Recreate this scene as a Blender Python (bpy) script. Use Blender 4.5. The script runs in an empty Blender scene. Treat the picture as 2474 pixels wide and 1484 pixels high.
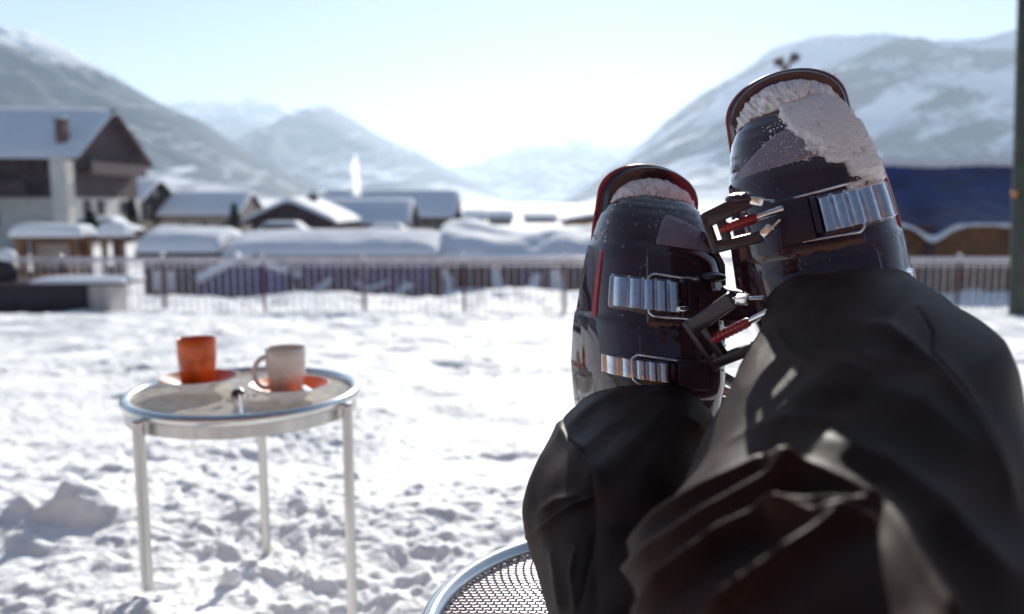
import bpy, math, random
import numpy as np
from mathutils import Vector, Matrix
random.seed(7); rng = np.random.default_rng(7)
sc = bpy.context.scene
R = math.radians
# ------------------------------------------------------------------ camera
F, CX, CY, CZ = 2000.0, 1237.0, 742.0, 0.86
PITCH = math.atan(252/2000.0)
cam_d = bpy.data.cameras.new("camera"); cam = bpy.data.objects.new("camera", cam_d)
sc.collection.objects.link(cam); sc.camera = cam
cam.location = (0, 0, CZ); cam.rotation_euler = (math.pi/2-PITCH, 0, 0)
cam_d.sensor_width = 36; cam_d.lens = 36*F/2474
cam_d.clip_start = 0.02; cam_d.clip_end = 60000
cam_d.dof.use_dof = True; cam_d.dof.focus_distance = 0.80; cam_d.dof.aperture_fstop = 3.9
# ------------------------------------------------------------------ light
SUN_AZ, SUN_EL = R(6.8), R(24.5)        # azimuth from +Y towards +X
w = bpy.data.worlds.new("World"); sc.world = w; w.use_nodes = True
nt = w.node_tree; bg = nt.nodes['Background']
sky = nt.nodes.new('ShaderNodeTexSky'); sky.sky_type = 'NISHITA'; sky.sun_disc = False
sky.sun_elevation = SUN_EL; sky.sun_rotation = SUN_AZ
sky.altitude = 1800; sky.air_density = 1.0; sky.dust_density = 0.3; sky.ozone_density = 1.9
nt.links.new(sky.outputs[0], bg.inputs[0]); bg.inputs[1].default_value = 0.055
sl = bpy.data.lights.new("sun", 'SUN'); so = bpy.data.objects.new("sun", sl); sc.collection.objects.link(so)
sl.energy = 5.0; sl.angle = R(0.5); sl.color = (1, 0.95, 0.86)
sd = Vector((math.sin(SUN_AZ)*math.cos(SUN_EL), math.cos(SUN_AZ)*math.cos(SUN_EL), math.sin(SUN_EL)))
so.rotation_euler = sd.to_track_quat('Z', 'Y').to_euler(); so.location = (0, 0, 30)
sc.view_settings.view_transform = 'Standard'; sc.view_settings.look = 'None'
sc.view_settings.exposure = 0.72; sc.view_settings.gamma = 1
sc.cycles.use_denoising = True
sc.cycles.volume_bounces = 1

# ------------------------------------------------------------------ helpers
def P(x, y, Y):
    """point at depth Y along the line through the picture position (x, y)"""
    fx, fy, fz = 0, math.cos(PITCH), -math.sin(PITCH)
    ux, uy, uz = 0, math.sin(PITCH), math.cos(PITCH)
    a, b = (x-CX)/F, -(y-CY)/F
    d = (a, fy+b*uy, fz+b*uz)
    k = Y/d[1]
    return Vector((d[0]*k, Y, CZ+d[2]*k))
def proj(v):
    """world array (n,3) -> picture positions"""
    d = v-np.array([0, 0, CZ]); c, s = math.cos(PITCH), math.sin(PITCH)
    f = d[:, 1]*c-d[:, 2]*s; u = d[:, 1]*s+d[:, 2]*c
    f = np.maximum(f, 1e-3)
    return CX+F*d[:, 0]/f, CY-F*u/f
def H(ix, iy, seed):
    n = (ix.astype(np.int64)*374761393+iy.astype(np.int64)*668265263+seed*1442695041) & 0xffffffff
    n = ((n ^ (n >> 13))*1274126177) & 0xffffffff
    return ((n ^ (n >> 16)) & 0xffff)/65535.0
def vn(x, y, seed=0):
    x = np.asarray(x, float); y = np.asarray(y, float)
    ix, iy = np.floor(x), np.floor(y); fx, fy = x-ix, y-iy
    fx = fx*fx*fx*(fx*(fx*6-15)+10); fy = fy*fy*fy*(fy*(fy*6-15)+10)
    a, b, c, d = H(ix, iy, seed), H(ix+1, iy, seed), H(ix, iy+1, seed), H(ix+1, iy+1, seed)
    return (a*(1-fx)+b*fx)*(1-fy)+(c*(1-fx)+d*fx)*fy
def fbm(x, y, o=4, seed=0, g=.5):
    t = 0; a = 1; s = 0
    for i in range(o):
        t = t+a*(vn(x*2**i+i*17.3, y*2**i+i*9.1, seed+i)*2-1); s += a; a *= g
    return t/s
def ridged(x, y, o=5, seed=0):
    t = 0; a = 1; s = 0
    for i in range(o):
        t = t+a*(1-abs(vn(x*2**i+i*3.7, y*2**i+i*5.1, seed+i)*2-1)); s += a; a *= .5
    return t/s
def smooth(e0, e1, x):
    t = np.clip((x-e0)/(e1-e0), 0, 1); return t*t*(3-2*t)

class MB:
    """collects geometry in world space, linked as one mesh"""
    def __init__(s): s.v = []; s.f = []; s.n = 0
    def add(s, v, f):
        v = np.asarray(v, float).reshape(-1, 3); s.v.append(v)
        s.f.extend([tuple(int(i)+s.n for i in q) for q in f]); s.n += len(v); return s
    def grid(s, g, closeu=False, closev=False, flip=False):
        a, b = g.shape[:2]; idx = np.arange(a*b).reshape(a, b); f = []
        A = range(a if closeu else a-1); B = range(b if closev else b-1)
        for i in A:
            for j in B:
                q = (idx[i, j], idx[(i+1) % a, j], idx[(i+1) % a, (j+1) % b], idx[i, (j+1) % b])
                f.append(q[::-1] if flip else q)
        return s.add(g.reshape(-1, 3), f)
    def box(s, x0, x1, y0, y1, z0, z1, M=None):
        v = [(x, y, z) for z in (z0, z1) for (x, y) in ((x0, y0), (x1, y0), (x1, y1), (x0, y1))]
        if M is not None: v = [tuple(M @ Vector(q)) for q in v]
        return s.add(v, [(3, 2, 1, 0), (4, 5, 6, 7), (0, 1, 5, 4), (1, 2, 6, 5), (2, 3, 7, 6), (3, 0, 4, 7)])
    def rbox(s, sx, sy, sz, M, r=.002, n=3):
        """rounded box, centred, half sizes"""
        r = min(r, sx*.9, sy*.9, sz*.9); rings = []
        ks = [(-sz, r)]+[(-sz+r-r*math.cos(a), r-r*math.sin(a)) for a in np.linspace(0, math.pi/2, n+1)[1:]]
        ks = ks+[(-z, q) for z, q in ks[::-1]]
        for z, ins in ks:
            ring = []
            for cx, cy, a0 in ((1, 1, 0), (-1, 1, 90), (-1, -1, 180), (1, -1, 270)):
                for a in np.linspace(a0, a0+90, n+1):
                    ring.append(tuple(M @ Vector((cx*(sx-r)+(r-ins)*math.cos(R(a)), cy*(sy-r)+(r-ins)*math.sin(R(a)), z))))
            rings.append(ring)
        g = np.array(rings); s.grid(g, closev=True, flip=True)
        k = g.shape[1]; base = s.n-g.shape[0]*k
        s.f.append(tuple(base+i for i in range(k))[::-1]); s.f.append(tuple(s.n-k+i for i in range(k))); return s
    def tube(s, pts, r, n=10, closed=False, cap=True):
        pts = [Vector(p) for p in pts]; N = len(pts); rs = r if hasattr(r, '__len__') else [r]*N
        rings = []; up = None
        for i, p in enumerate(pts):
            if closed: t = pts[(i+1) % N]-pts[i-1]
            else: t = pts[min(i+1, N-1)]-pts[max(i-1, 0)]
            t.normalize()
            if up is None: up = t.orthogonal().normalized()
            up = (up-t*up.dot(t)).normalized(); sd_ = t.cross(up)
            rings.append([tuple(p+(up*math.cos(a)+sd_*math.sin(a))*rs[i]) for a in np.linspace(0, 2*math.pi, n, endpoint=False)])
        g = np.array(rings); s.grid(g, closeu=closed, closev=True)
        if cap and not closed:
            base = s.n-N*n
            s.f.append(tuple(base+i for i in range(n))[::-1]); s.f.append(tuple(s.n-n+i for i in range(n)))
        return s
    def lathe(s, prof, c, n=48):
        g = np.array([[(c[0]+r*math.cos(a), c[1]+r*math.sin(a), c[2]+z) for a in np.linspace(0, 2*math.pi, n, endpoint=False)] for r, z in prof])
        return s.grid(g, closev=True)
    def sphere(s, c, r, n=12, m=8, sq=(1, 1, 1)):
        g = np.array([[(c[0]+sq[0]*r*math.sin(b)*math.cos(a), c[1]+sq[1]*r*math.sin(b)*math.sin(a), c[2]+sq[2]*r*math.cos(b)) for a in np.linspace(0, 2*math.pi, n, endpoint=False)] for b in np.linspace(0.001, math.pi-.001, m)])
        return s.grid(g, closev=True)
    def poly_prism(s, pts, off):
        """planar polygon (3d points) extruded by off"""
        n = len(pts); a = [tuple(p) for p in pts]; b = [tuple(Vector(p)+Vector(off)) for p in pts]
        f = [tuple(range(n))[::-1], tuple(range(n, 2*n))]+[(i, (i+1) % n, n+(i+1) % n, n+i) for i in range(n)]
        return s.add(a+b, f)
    def build(s, name, mat, parent=None, smooth_=False, world=True):
        v = np.concatenate(s.v)
        if parent is not None and world:
            o0 = parent; off = Vector((0, 0, 0))
            while o0 is not None: off = off+o0.location; o0 = o0.parent
            v = v-np.array(off)
        me = bpy.data.meshes.new(name); me.from_pydata(v.tolist(), [], s.f); me.update()
        me.materials.append(mat)
        if smooth_:
            me.polygons.foreach_set('use_smooth', [True]*len(me.polygons))
            if smooth_ is not True: me.set_sharp_from_angle(angle=R(smooth_))
        o = bpy.data.objects.new(name, me); sc.collection.objects.link(o)
        if parent is not None: o.parent = parent
        return o
def fastmesh(name, g, mat, parent=None):
    a, b = g.shape[:2]; v = g.reshape(-1, 3)
    idx = np.arange(a*b).reshape(a, b)
    q = np.stack([idx[:-1, :-1], idx[:-1, 1:], idx[1:, 1:], idx[1:, :-1]], -1).reshape(-1, 4)
    me = bpy.data.meshes.new(name); me.vertices.add(len(v)); me.vertices.foreach_set('co', v.ravel())
    me.loops.add(q.size); me.loops.foreach_set('vertex_index', q.ravel().astype(np.int32))
    me.polygons.add(len(q)); me.polygons.foreach_set('loop_start', np.arange(0, q.size, 4, dtype=np.int32))
    me.polygons.foreach_set('use_smooth', np.ones(len(q), bool))
    me.update(calc_edges=True); me.validate(); me.materials.append(mat)
    o = bpy.data.objects.new(name, me); sc.collection.objects.link(o)
    if parent: o.parent = parent
    return o
def tag(o, label=None, cat=None, group=None, kind=None):
    if label: o['label'] = label
    if cat: o['category'] = cat
    if group: o['group'] = group
    if kind: o['kind'] = kind
    return o
def thing(name, loc, label, cat, group=None):
    o = bpy.data.objects.new(name, None); o.empty_display_size = .1; sc.collection.objects.link(o)
    o.location = loc; return tag(o, label, cat, group)
def copy_tree(o, parent=None):
    c = o.copy(); sc.collection.objects.link(c)
    if parent: c.parent = parent
    for ch in list(o.children): copy_tree(ch, c)
    return c

# ------------------------------------------------------------------ materials
MATS = {}
def mat(name, col, rough=.6, metal=0, var=.15, nscale=8, bump=0, bscale=60, coat=0, spec=.5, sheen=0, stripes=None, stretch=(1, 1, 1), col2=None, trans=0, ior=1.5, sss=0):
    m = bpy.data.materials.new(name); m.use_nodes = True; t = m.node_tree; N = t.nodes; L = t.links
    b = N['Principled BSDF']; tc = N.new('ShaderNodeTexCoord'); mp = N.new('ShaderNodeMapping'); mp.inputs['Scale'].default_value = stretch
    L.new(tc.outputs['Object'], mp.inputs[0])
    nz = N.new('ShaderNodeTexNoise'); nz.inputs['Scale'].default_value = nscale; nz.inputs['Detail'].default_value = 5
    L.new(mp.outputs[0], nz.inputs[0])
    mx = N.new('ShaderNodeMix'); mx.data_type = 'RGBA'
    c2 = col2 if col2 else tuple(c*(1-var*2) for c in col)
    rp = N.new('ShaderNodeMapRange'); rp.inputs[1].default_value = .35; rp.inputs[2].default_value = .65
    L.new(nz.outputs[0], rp.inputs[0]); L.new(rp.outputs[0], mx.inputs[0])
    mx.inputs[6].default_value = (*[min(1, c*(1+var*.5)) for c in col], 1); mx.inputs[7].default_value = (*c2, 1)
    out = mx.outputs[2]
    if stripes:
        wv = N.new('ShaderNodeTexWave'); wv.bands_direction = stripes[0]; wv.inputs['Scale'].default_value = stripes[1]; wv.inputs['Distortion'].default_value = .3
        L.new(tc.outputs['Object'], wv.inputs[0])
        r2 = N.new('ShaderNodeMapRange'); r2.inputs[1].default_value = 0; r2.inputs[2].default_value = .25; r2.inputs[3].default_value = stripes[2]; r2.inputs[4].default_value = 1
        L.new(wv.outputs[1], r2.inputs[0]); m2 = N.new('ShaderNodeMix'); m2.data_type = 'RGBA'; m2.blend_type = 'MULTIPLY'; m2.inputs[0].default_value = 1
        L.new(out, m2.inputs[6]); L.new(r2.outputs[0], m2.inputs[7]); out = m2.outputs[2]
    L.new(out, b.inputs['Base Color'])
    b.inputs['Roughness'].default_value = rough; b.inputs['Metallic'].default_value = metal; b.inputs['Coat Weight'].default_value = coat
    b.inputs['Coat Roughness'].default_value = .03
    b.inputs['Specular IOR Level'].default_value = spec; b.inputs['Sheen Weight'].default_value = sheen; b.inputs['IOR'].default_value = ior
    b.inputs['Transmission Weight'].default_value = trans
    if sss:
        b.inputs['Subsurface Weight'].default_value = sss; b.inputs['Subsurface Radius'].default_value = (.9, .95, 1.0); b.inputs['Subsurface Scale'].default_value = .006
    if bump:
        n2 = N.new('ShaderNodeTexNoise'); n2.inputs['Scale'].default_value = bscale; n2.inputs['Detail'].default_value = 6
        L.new(mp.outputs[0], n2.inputs[0]); bp = N.new('ShaderNodeBump'); bp.inputs['Strength'].default_value = 1; bp.inputs['Distance'].default_value = bump
        L.new(n2.outputs[0], bp.inputs['Height']); L.new(bp.outputs[0], b.inputs['Normal'])
    MATS[name] = m; return m
snow_m = mat('snow', (.93, .93, .94), .75, var=.02, nscale=3, bump=.012, bscale=26, spec=.25)
snow_roof = mat('roof_snow', (.86, .88, .93), .8, var=.02, nscale=1.5, bump=.03, bscale=3, spec=.2)
snow_fine = mat('boot_snow', (.90, .90, .97), .7, var=.02, nscale=200, bump=.0012, bscale=900, spec=.3, sss=.7)
plastic = mat('boot_plastic', (.048, .020, .032), .08, var=.2, nscale=30, bump=.00025, bscale=22, coat=.6, spec=.5)
plastic2 = mat('boot_plastic_satin', (.042, .022, .034), .28, var=.2, nscale=60, bump=.0001, bscale=500)
red_m = mat('red_plastic', (.45, .022, .03), .3, var=.25, nscale=40, coat=.2)
grey_m = mat('grey_rubber', (.26, .22, .29), .42, var=.08, nscale=50, bump=.0001, bscale=700)
chrome = mat('buckle_metal', (.90, .89, .90), .20, metal=1, var=.06, nscale=120, bump=.0003, bscale=160)
alu = mat('brushed_steel', (.62, .60, .57), .33, metal=.85, var=.08, nscale=30, stretch=(1, 1, .1))
steel = mat('polished_rim', (.74, .73, .71), .17, metal=1, var=.04, nscale=20)
mesh_m = mat('sunlit_mesh_steel', (.72, .68, .62), .55, metal=.355, var=.1, nscale=40)  # far table top: sunlight on the strands put into a paler colour
fabric = mat('trouser_fabric', (.036, .014, .011), .50, var=.25, nscale=25, bump=.0004, bscale=900, spec=.075)
orange = mat('orange_ceramic', (.80, .13, .010), .2, var=.12, nscale=30, coat=.15)
cream = mat('cream_ceramic', (.70, .62, .54), .2, var=.05, nscale=30, coat=.4)
white_c = mat('white_ceramic', (.78, .74, .74), .22, var=.04, nscale=30, coat=.3)
coffee = mat('coffee', (.06, .025, .012), .15, var=.2, nscale=60)
wood_d = mat('dark_larch', (.085, .044, .056), .8, var=.25, nscale=2, stripes=('Z', 2.2, .55), bump=.02, bscale=5)
wood_p = mat('dark_planks', (.10, .05, .062), .8, var=.25, nscale=2, stripes=('X', 1.8, .5), bump=.02, bscale=5)
wood_m = mat('brown_wood', (.23, .095, .04), .75, var=.2, nscale=3, stripes=('X', 2.2, .6), bump=.01, bscale=8)
wood_o = mat('orange_wood', (.42, .20, .09), .75, var=.15, nscale=3, stripes=('X', 2.2, .75))
plaster = mat('white_plaster', (.62, .58, .54), .9, var=.08, nscale=1.5, bump=.01, bscale=8)
plaster_b = mat('beige_plaster', (.42, .34, .30), .9, var=.1, nscale=1.5, bump=.01, bscale=8)
brick = mat('chimney_stone', (.16, .10, .095), .9, var=.2, nscale=4, bump=.03, bscale=6)
glass_d = mat('window_pane', (.03, .03, .045), .12, var=.2, nscale=2)
tarp = mat('blue_tarp', (.020, .036, .175), .42, var=.3, nscale=1.2, bump=.06, bscale=2.2)
tarp_p = mat('violet_tarp', (.085, .035, .17), .55, var=.3, nscale=1.5, bump=.05, bscale=2.2, stripes=('X', .9, .6))
fence_m = mat('galvanised_fence', (.60, .57, .62), .5, metal=.15, var=.1, nscale=5)
fence_p = mat('fence_post_paint', (.13, .07, .09), .5, metal=.2, var=.1, nscale=5)
pole_m = mat('green_pole_paint', (.035, .045, .035), .5, var=.25, nscale=3, bump=.004, bscale=20)
bark = mat('bark', (.06, .04, .035), .9, var=.2, nscale=10)
needle = mat('needles', (.03, .045, .035), .8, var=.3, nscale=4)
dark_m = mat('dark_panel', (.030, .018, .035), .6, var=.2, nscale=2, stripes=('X', 1.1, .6))
white_p = mat('pale_panel', (.52, .49, .49), .6, var=.08, nscale=2, stripes=('X', 1.6, .8))

def mountain_mat(name, snowline, dark, scale, amount, band=None, sharp=(.12, .25)):
    m = bpy.data.materials.new(name); m.use_nodes = True; N = m.node_tree.nodes; L = m.node_tree.links; b = N['Principled BSDF']
    g = N.new('ShaderNodeNewGeometry'); sx = N.new('ShaderNodeSeparateXYZ'); L.new(g.outputs['Position'], sx.inputs[0])
    nz = N.new('ShaderNodeTexNoise'); nz.inputs['Scale'].default_value = scale; nz.inputs['Detail'].default_value = 8; nz.inputs['Roughness'].default_value = .62
    if band:  # diagonal snow bands in the colour, standing in for sunlit streaks
        nz.inputs['Detail'].default_value = 4; nz.inputs['Roughness'].default_value = .5
        m1 = N.new('ShaderNodeMapping'); m1.inputs['Rotation'].default_value = (0, R(band[0]), 0); m2 = N.new('ShaderNodeMapping'); m2.inputs['Scale'].default_value = (band[1], .5, band[2])
        L.new(g.outputs['Position'], m1.inputs[0]); L.new(m1.outputs[0], m2.inputs[0]); L.new(m2.outputs[0], nz.inputs[0])
    else: L.new(g.outputs['Position'], nz.inputs[0])
    n2 = N.new('ShaderNodeTexNoise'); n2.inputs['Scale'].default_value = scale*9; n2.inputs['Detail'].default_value = 5; L.new(g.outputs['Position'], n2.inputs[0])
    h = N.new('ShaderNodeMapRange'); h.inputs[1].default_value = snowline[0]; h.inputs[2].default_value = snowline[1]; h.inputs[3].default_value = 1; h.inputs[4].default_value = 0
    L.new(sx.outputs[2], h.inputs[0])
    a = N.new('ShaderNodeMath'); a.operation = 'MULTIPLY_ADD'; a.inputs[1].default_value = amount; L.new(nz.outputs[0], a.inputs[0]); L.new(h.outputs[0], a.inputs[2])
    a2 = N.new('ShaderNodeMath'); a2.operation = 'MULTIPLY_ADD'; a2.inputs[1].default_value = .9; L.new(n2.outputs[0], a2.inputs[0]); L.new(a.outputs[0], a2.inputs[2])
    r = N.new('ShaderNodeMapRange'); th = .5*amount+.45+.5; r.inputs[1].default_value = th-sharp[0]; r.inputs[2].default_value = th+sharp[1]; L.new(a2.outputs[0], r.inputs[0])
    sn = N.new('ShaderNodeSeparateXYZ'); L.new(g.outputs['Normal'], sn.inputs[0])
    fl = N.new('ShaderNodeMapRange'); fl.inputs[1].default_value = .93; fl.inputs[2].default_value = .985; fl.inputs[3].default_value = 1; fl.inputs[4].default_value = .04; L.new(sn.outputs[2], fl.inputs[0])
    st_ = N.new('ShaderNodeMath'); st_.operation = 'MULTIPLY'; L.new(r.outputs[0], st_.inputs[0]); L.new(fl.outputs[0], st_.inputs[1]); r = st_
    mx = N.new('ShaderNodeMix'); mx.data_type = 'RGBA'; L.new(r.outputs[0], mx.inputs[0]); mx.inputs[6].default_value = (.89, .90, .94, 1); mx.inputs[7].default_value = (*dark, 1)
    L.new(mx.outputs[2], b.inputs['Base Color']); b.inputs['Roughness'].default_value = .9; b.inputs['Specular IOR Level'].default_value = .1
    return m

# ------------------------------------------------------------------ ground
def gbase(Y):
    return np.interp(Y, [-40, 2.3, 15.5, 28, 60, 400], [0, 0, -1.20, -2.50, -2.54, -2.54])
LEGS = []
def gz(X, Y):
    X = np.asarray(X, float); Y = np.asarray(Y, float)
    z = gbase(Y)
    z = z-.045*np.exp(-(np.maximum(Y, 0)/5.)**2)
    z = z-.035*np.exp(-(((X+.62)/.3)**2+((Y-2.02)/.2)**2))-.045*np.exp(-(((X+.33)/.2)**2+((Y-1.66)/.2)**2))
    near = np.exp(-np.maximum(Y, 0)/9.)
    far = 1-near
    fade = 1/(1+(np.maximum(Y-22, 0)/10.)**2)
    z = z+fbm(X*.55, Y*.55, 3, 3)*.10*(.35+far*.9)*fade
    z = z+(ridged(X*1.0, Y*1.3, 3, 5)-.62)*.20*far*fade
    z = z+fbm(X*2.2, Y*2.6, 3, 11)*.018
    wx, wy = fbm(X*5, Y*5, 2, 91)*.12, fbm(X*5+40, Y*5, 2, 92)*.12
    c = vn((X+wx)*8.5, (Y+wy)*9.5, 21); c2 = vn((X+wy)*19, (Y+wx)*17, 22)
    patch_ = .35+.9*smooth(.3, .7, vn(X*1.1, Y*1.3, 8))
    z = z+(np.maximum(c-.55, 0)*.023+np.maximum(c2-.5, 0)*.017)*patch_
    z = z-np.maximum(.32-vn((X+wx)*4.1+9, (Y+wy)*5.6, 31), 0)*.075
    z = z+np.abs(fbm((X+wy)*14, (Y+wx)*17, 3, 47))*.014*patch_
    z = z+fbm(X*34, Y*34, 3, 41)*.0060*smooth(12, 3, Y)
    # shaped places
    z = z+.125*np.exp(-(((X+.72)/.17)**2+((Y-1.50)/np.where(Y < 1.50, .55, .13))**2))
    # mound of loose snow on the left, with a steep shaded face
    e = ((X+1.24)/.14)**2+((Y-2.22)/.065)**2
    z = z+.085*np.exp(-e**1.3)*(.25+1.4*vn(X*14+wx*6, Y*14, 77))
    z = z+.20*np.exp(-((Y-22.8)/1.5)**2)*(.4+vn(X*.35+2, Y*.1, 61))*1.6
    return z
rows = np.concatenate([np.linspace(-30, 0, 20, endpoint=False), np.linspace(0, 1.35, 16, endpoint=False), np.exp(np.linspace(math.log(1.35), math.log(40), 760, endpoint=False)), np.exp(np.linspace(math.log(40), math.log(14000), 50))])
c = np.linspace(-1, 1, 760)
YE = np.where(rows > 1.2, rows, 1.2+abs(rows)*.8)
Yg = np.repeat(rows[:, None], len(c), 1)
Xg = YE[:, None]*.78*c[None, :]+(4+1.2*YE[:, None])*np.sign(c)[None, :]*np.abs(c)[None, :]**7
g = np.stack([Xg, Yg, gz(Xg, Yg)], -1)
tag(fastmesh('snowy_ground', g, snow_m), kind='structure')

# ------------------------------------------------------------------ mountains
def mountain(name, ridge, D, depth, mt, seed, rough=.14, freq=6, nx=420, ns=170, power=1.15, shear=.5, bench=None):
    xs = np.array([p[0] for p in ridge]); ys = np.array([p[1] for p in ridge])
    x = np.linspace(xs[0], xs[-1], nx)
    s = np.concatenate([np.linspace(0, 1, ns), np.linspace(1, 1.6, 30)[1:]])
    tri = lambda x: np.interp(x, xs, ys)
    yr = sum(tri(x+o) for o in (-14, -5, 5, 14))/4
    hr = (490-yr)/F*D+CZ+3
    Xr = (x-CX)/F*D
    S = np.repeat(s[:, None], nx, 1); X = np.repeat(Xr[None, :], len(s), 0); Hh = np.repeat(hr[None, :], len(s), 0)
    Y = D-depth*(1-S)
    prof = np.where(S <= 1, 1-np.maximum(1-S, 0)**power, 1-(S-1)*1.1)
    u = X/depth*freq; v = (1-S)*freq*.55
    wob = fbm(u*.7, v*1.2, 3, seed+9)
    n = ridged(u+wob*.6+v*shear, v*.8+wob*.3, 6, seed)-.62
    env = np.where(S <= 1, 4*S*(1.02-S), 0)+.10
    Z = -2.6+(Hh+2.6)*prof+n*rough*(Hh+30)*env*1.6+fbm(u*6, v*6, 4, seed+3)*.02*(Hh+20)*np.minimum(env, .6)
    if bench:
        st, tl, am = bench; t = Z/st+X/st*tl+fbm(u*1.5, v*1.8, 3, seed+31)*1.5; fr = t-np.floor(t)
        Z = Z+am*st*(smooth(.45, 1, fr)-fr)*np.minimum(1, np.maximum(Z, 0)/150)*np.minimum(1, np.maximum(hr[None, :]*1.0-Z, 0)/60)
    Z = np.maximum(Z, -6)
    return tag(fastmesh(name, np.stack([X, Y, Z], -1), mt), kind='structure')
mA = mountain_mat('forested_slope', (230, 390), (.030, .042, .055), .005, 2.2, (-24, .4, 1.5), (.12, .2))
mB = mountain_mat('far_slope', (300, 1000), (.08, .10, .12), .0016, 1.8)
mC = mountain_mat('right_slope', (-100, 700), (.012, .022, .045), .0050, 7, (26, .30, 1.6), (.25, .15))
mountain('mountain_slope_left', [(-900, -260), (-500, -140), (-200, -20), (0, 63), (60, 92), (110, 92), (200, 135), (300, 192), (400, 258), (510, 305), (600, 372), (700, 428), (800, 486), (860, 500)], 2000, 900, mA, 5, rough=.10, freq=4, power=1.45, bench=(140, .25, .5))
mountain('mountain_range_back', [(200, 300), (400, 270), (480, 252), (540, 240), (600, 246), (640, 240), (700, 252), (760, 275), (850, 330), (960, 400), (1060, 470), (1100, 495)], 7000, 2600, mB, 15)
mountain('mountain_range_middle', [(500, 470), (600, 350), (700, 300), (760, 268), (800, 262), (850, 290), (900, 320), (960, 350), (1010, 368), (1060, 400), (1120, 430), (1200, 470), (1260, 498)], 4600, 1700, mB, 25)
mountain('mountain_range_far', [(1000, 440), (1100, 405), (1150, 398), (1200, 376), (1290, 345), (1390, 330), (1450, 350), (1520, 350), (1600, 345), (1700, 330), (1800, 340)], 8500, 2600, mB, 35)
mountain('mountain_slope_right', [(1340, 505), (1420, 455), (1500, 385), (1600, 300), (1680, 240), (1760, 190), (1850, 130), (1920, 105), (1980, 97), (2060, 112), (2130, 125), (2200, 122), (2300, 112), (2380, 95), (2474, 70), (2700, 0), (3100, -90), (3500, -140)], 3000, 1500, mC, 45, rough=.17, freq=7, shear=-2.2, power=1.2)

# ------------------------------------------------------------------ houses
def snow_slab(x0, x1, yf, zf, yr, zr, yb, zb, th, axis='x', seed=1, lump=.25):
    """snow lying on a two-slope roof: front eave, ridge, back eave (along axis)"""
    nt_, ns_ = 60, 41
    t = np.linspace(-1, 1, nt_); s = np.linspace(-1, 1, ns_)
    t = np.sign(t)*(1-(1-abs(t))**1.7); s = np.sign(s)*np.where(abs(s) > 0, 1-(1-abs(s))**1.5, 0)
    S, T = np.meshgrid(s, t)
    Y = np.where(S < 0, yr+(yr-yf)*S, yr+(yb-yr)*S)
    r = np.sqrt(S*S+.006)-.0
    Zr = np.where(S < 0, zr-(zr-zf)*r, zr-(zr-zb)*r)
    X = (x0+x1)/2+(x1-x0)/2*T
    th_ = th*np.sqrt(np.clip((1-abs(S)**7)*(1-abs(T)**14), 0, 1))
    Z = Zr+th_*(1+lump*fbm(X*.5+seed, Y*.5, 3, seed))
    g = np.stack([X, Y, Z], -1)
    if axis == 'y': g = g[..., [1, 0, 2]]
    return g
def house(name, label, cat, x0, x1, y0, y1, zg, ze, zr, axis='x', wm=None, lower=None, oh=.6, th=.35, group=None, seed=1, snow=snow_roof, roofm=None, lump=.25):
    """axis = direction of the ridge.  returns root, wall, roof"""
    wm = wm or wood_d
    root = thing(name, ((x0+x1)/2, (y0+y1)/2, zg), label, cat, group)
    if axis == 'x': a0, a1, b0, b1 = x0, x1, y0, y1
    else: a0, a1, b0, b1 = y0, y1, x0, x1
    bm_ = (b0+b1)/2
    def q(a, b, z): return (a, b, z) if axis == 'x' else (b, a, z)
    zl = lower[0] if lower else zg
    m = MB(); pts = [(b0, zl), (b1, zl), (b1, ze), (bm_, zr), (b0, ze)]
    m.poly_prism([q(a0, b, z) for b, z in pts], q(a1-a0, 0, 0)); wall = m.build('wall', wm, root)
    if lower:
        m = MB(); e = .12
        if axis == 'x': m.box(a0-e, a1+e, b0-e, b1+e, zg, zl)
        else: m.box(b0-e, b1+e, a0-e, a1+e, zg, zl)
        m.build('plaster_storey', lower[1], root)
    sl_ = (zr-ze)/(bm_-b0); rt = .16; zo = ze-oh*sl_
    m = MB()
    for sgn in (-1, 1):
        be = bm_+sgn*(bm_-b0+oh)
        m.poly_prism([q(a0-oh, be, zo+.02), q(a0-oh, bm_, zr+.02), q(a0-oh, bm_, zr+.02+rt), q(a0-oh, be, zo+.02+rt)], q(a1-a0+2*oh, 0, 0))
    roof = m.build('roof', roofm or wood_d, root)
    m = MB(); k = rt+.03
    m.grid(snow_slab(a0-oh-.03, a1+oh+.03, b0-oh-.03, zo+k, bm_, zr+k, b1+oh+.03, zo+k, th, axis, seed, lump), flip=(axis == 'y'))
    m.build('snow_layer', snow, roof, True)
    return root, wall, roof
def win(parent, x0, x1, y, z0, z1, side='f', fm=None):
    """window in a wall facing -Y ('f') at plane y, or facing +X ('r'): x0..x1 are then Y and y is X"""
    m = MB(); p = MB(); t = .07
    def bx(mb, a0, a1, c0, c1, d0, d1):
        if side == 'f': mb.box(a0, a1, y-d1, y-d0, c0, c1)
        else: mb.box(y+d0, y+d1, a0, a1, c0, c1)
    for a0, a1, c0, c1 in ((x0, x1, z0, z0+t), (x0, x1, z1-t, z1), (x0, x0+t, z0+t, z1-t), (x1-t, x1, z0+t, z1-t), ((x0+x1)/2-.03, (x0+x1)/2+.03, z0+t, z1-t)): bx(m, a0, a1, c0, c1, .002, .09)
    bx(p, x0+t, x1-t, z0+t, z1-t, .003, .04)
    f = m.build('window', fm or plaster, parent); p.build('pane', glass_d, f); return f
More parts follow.
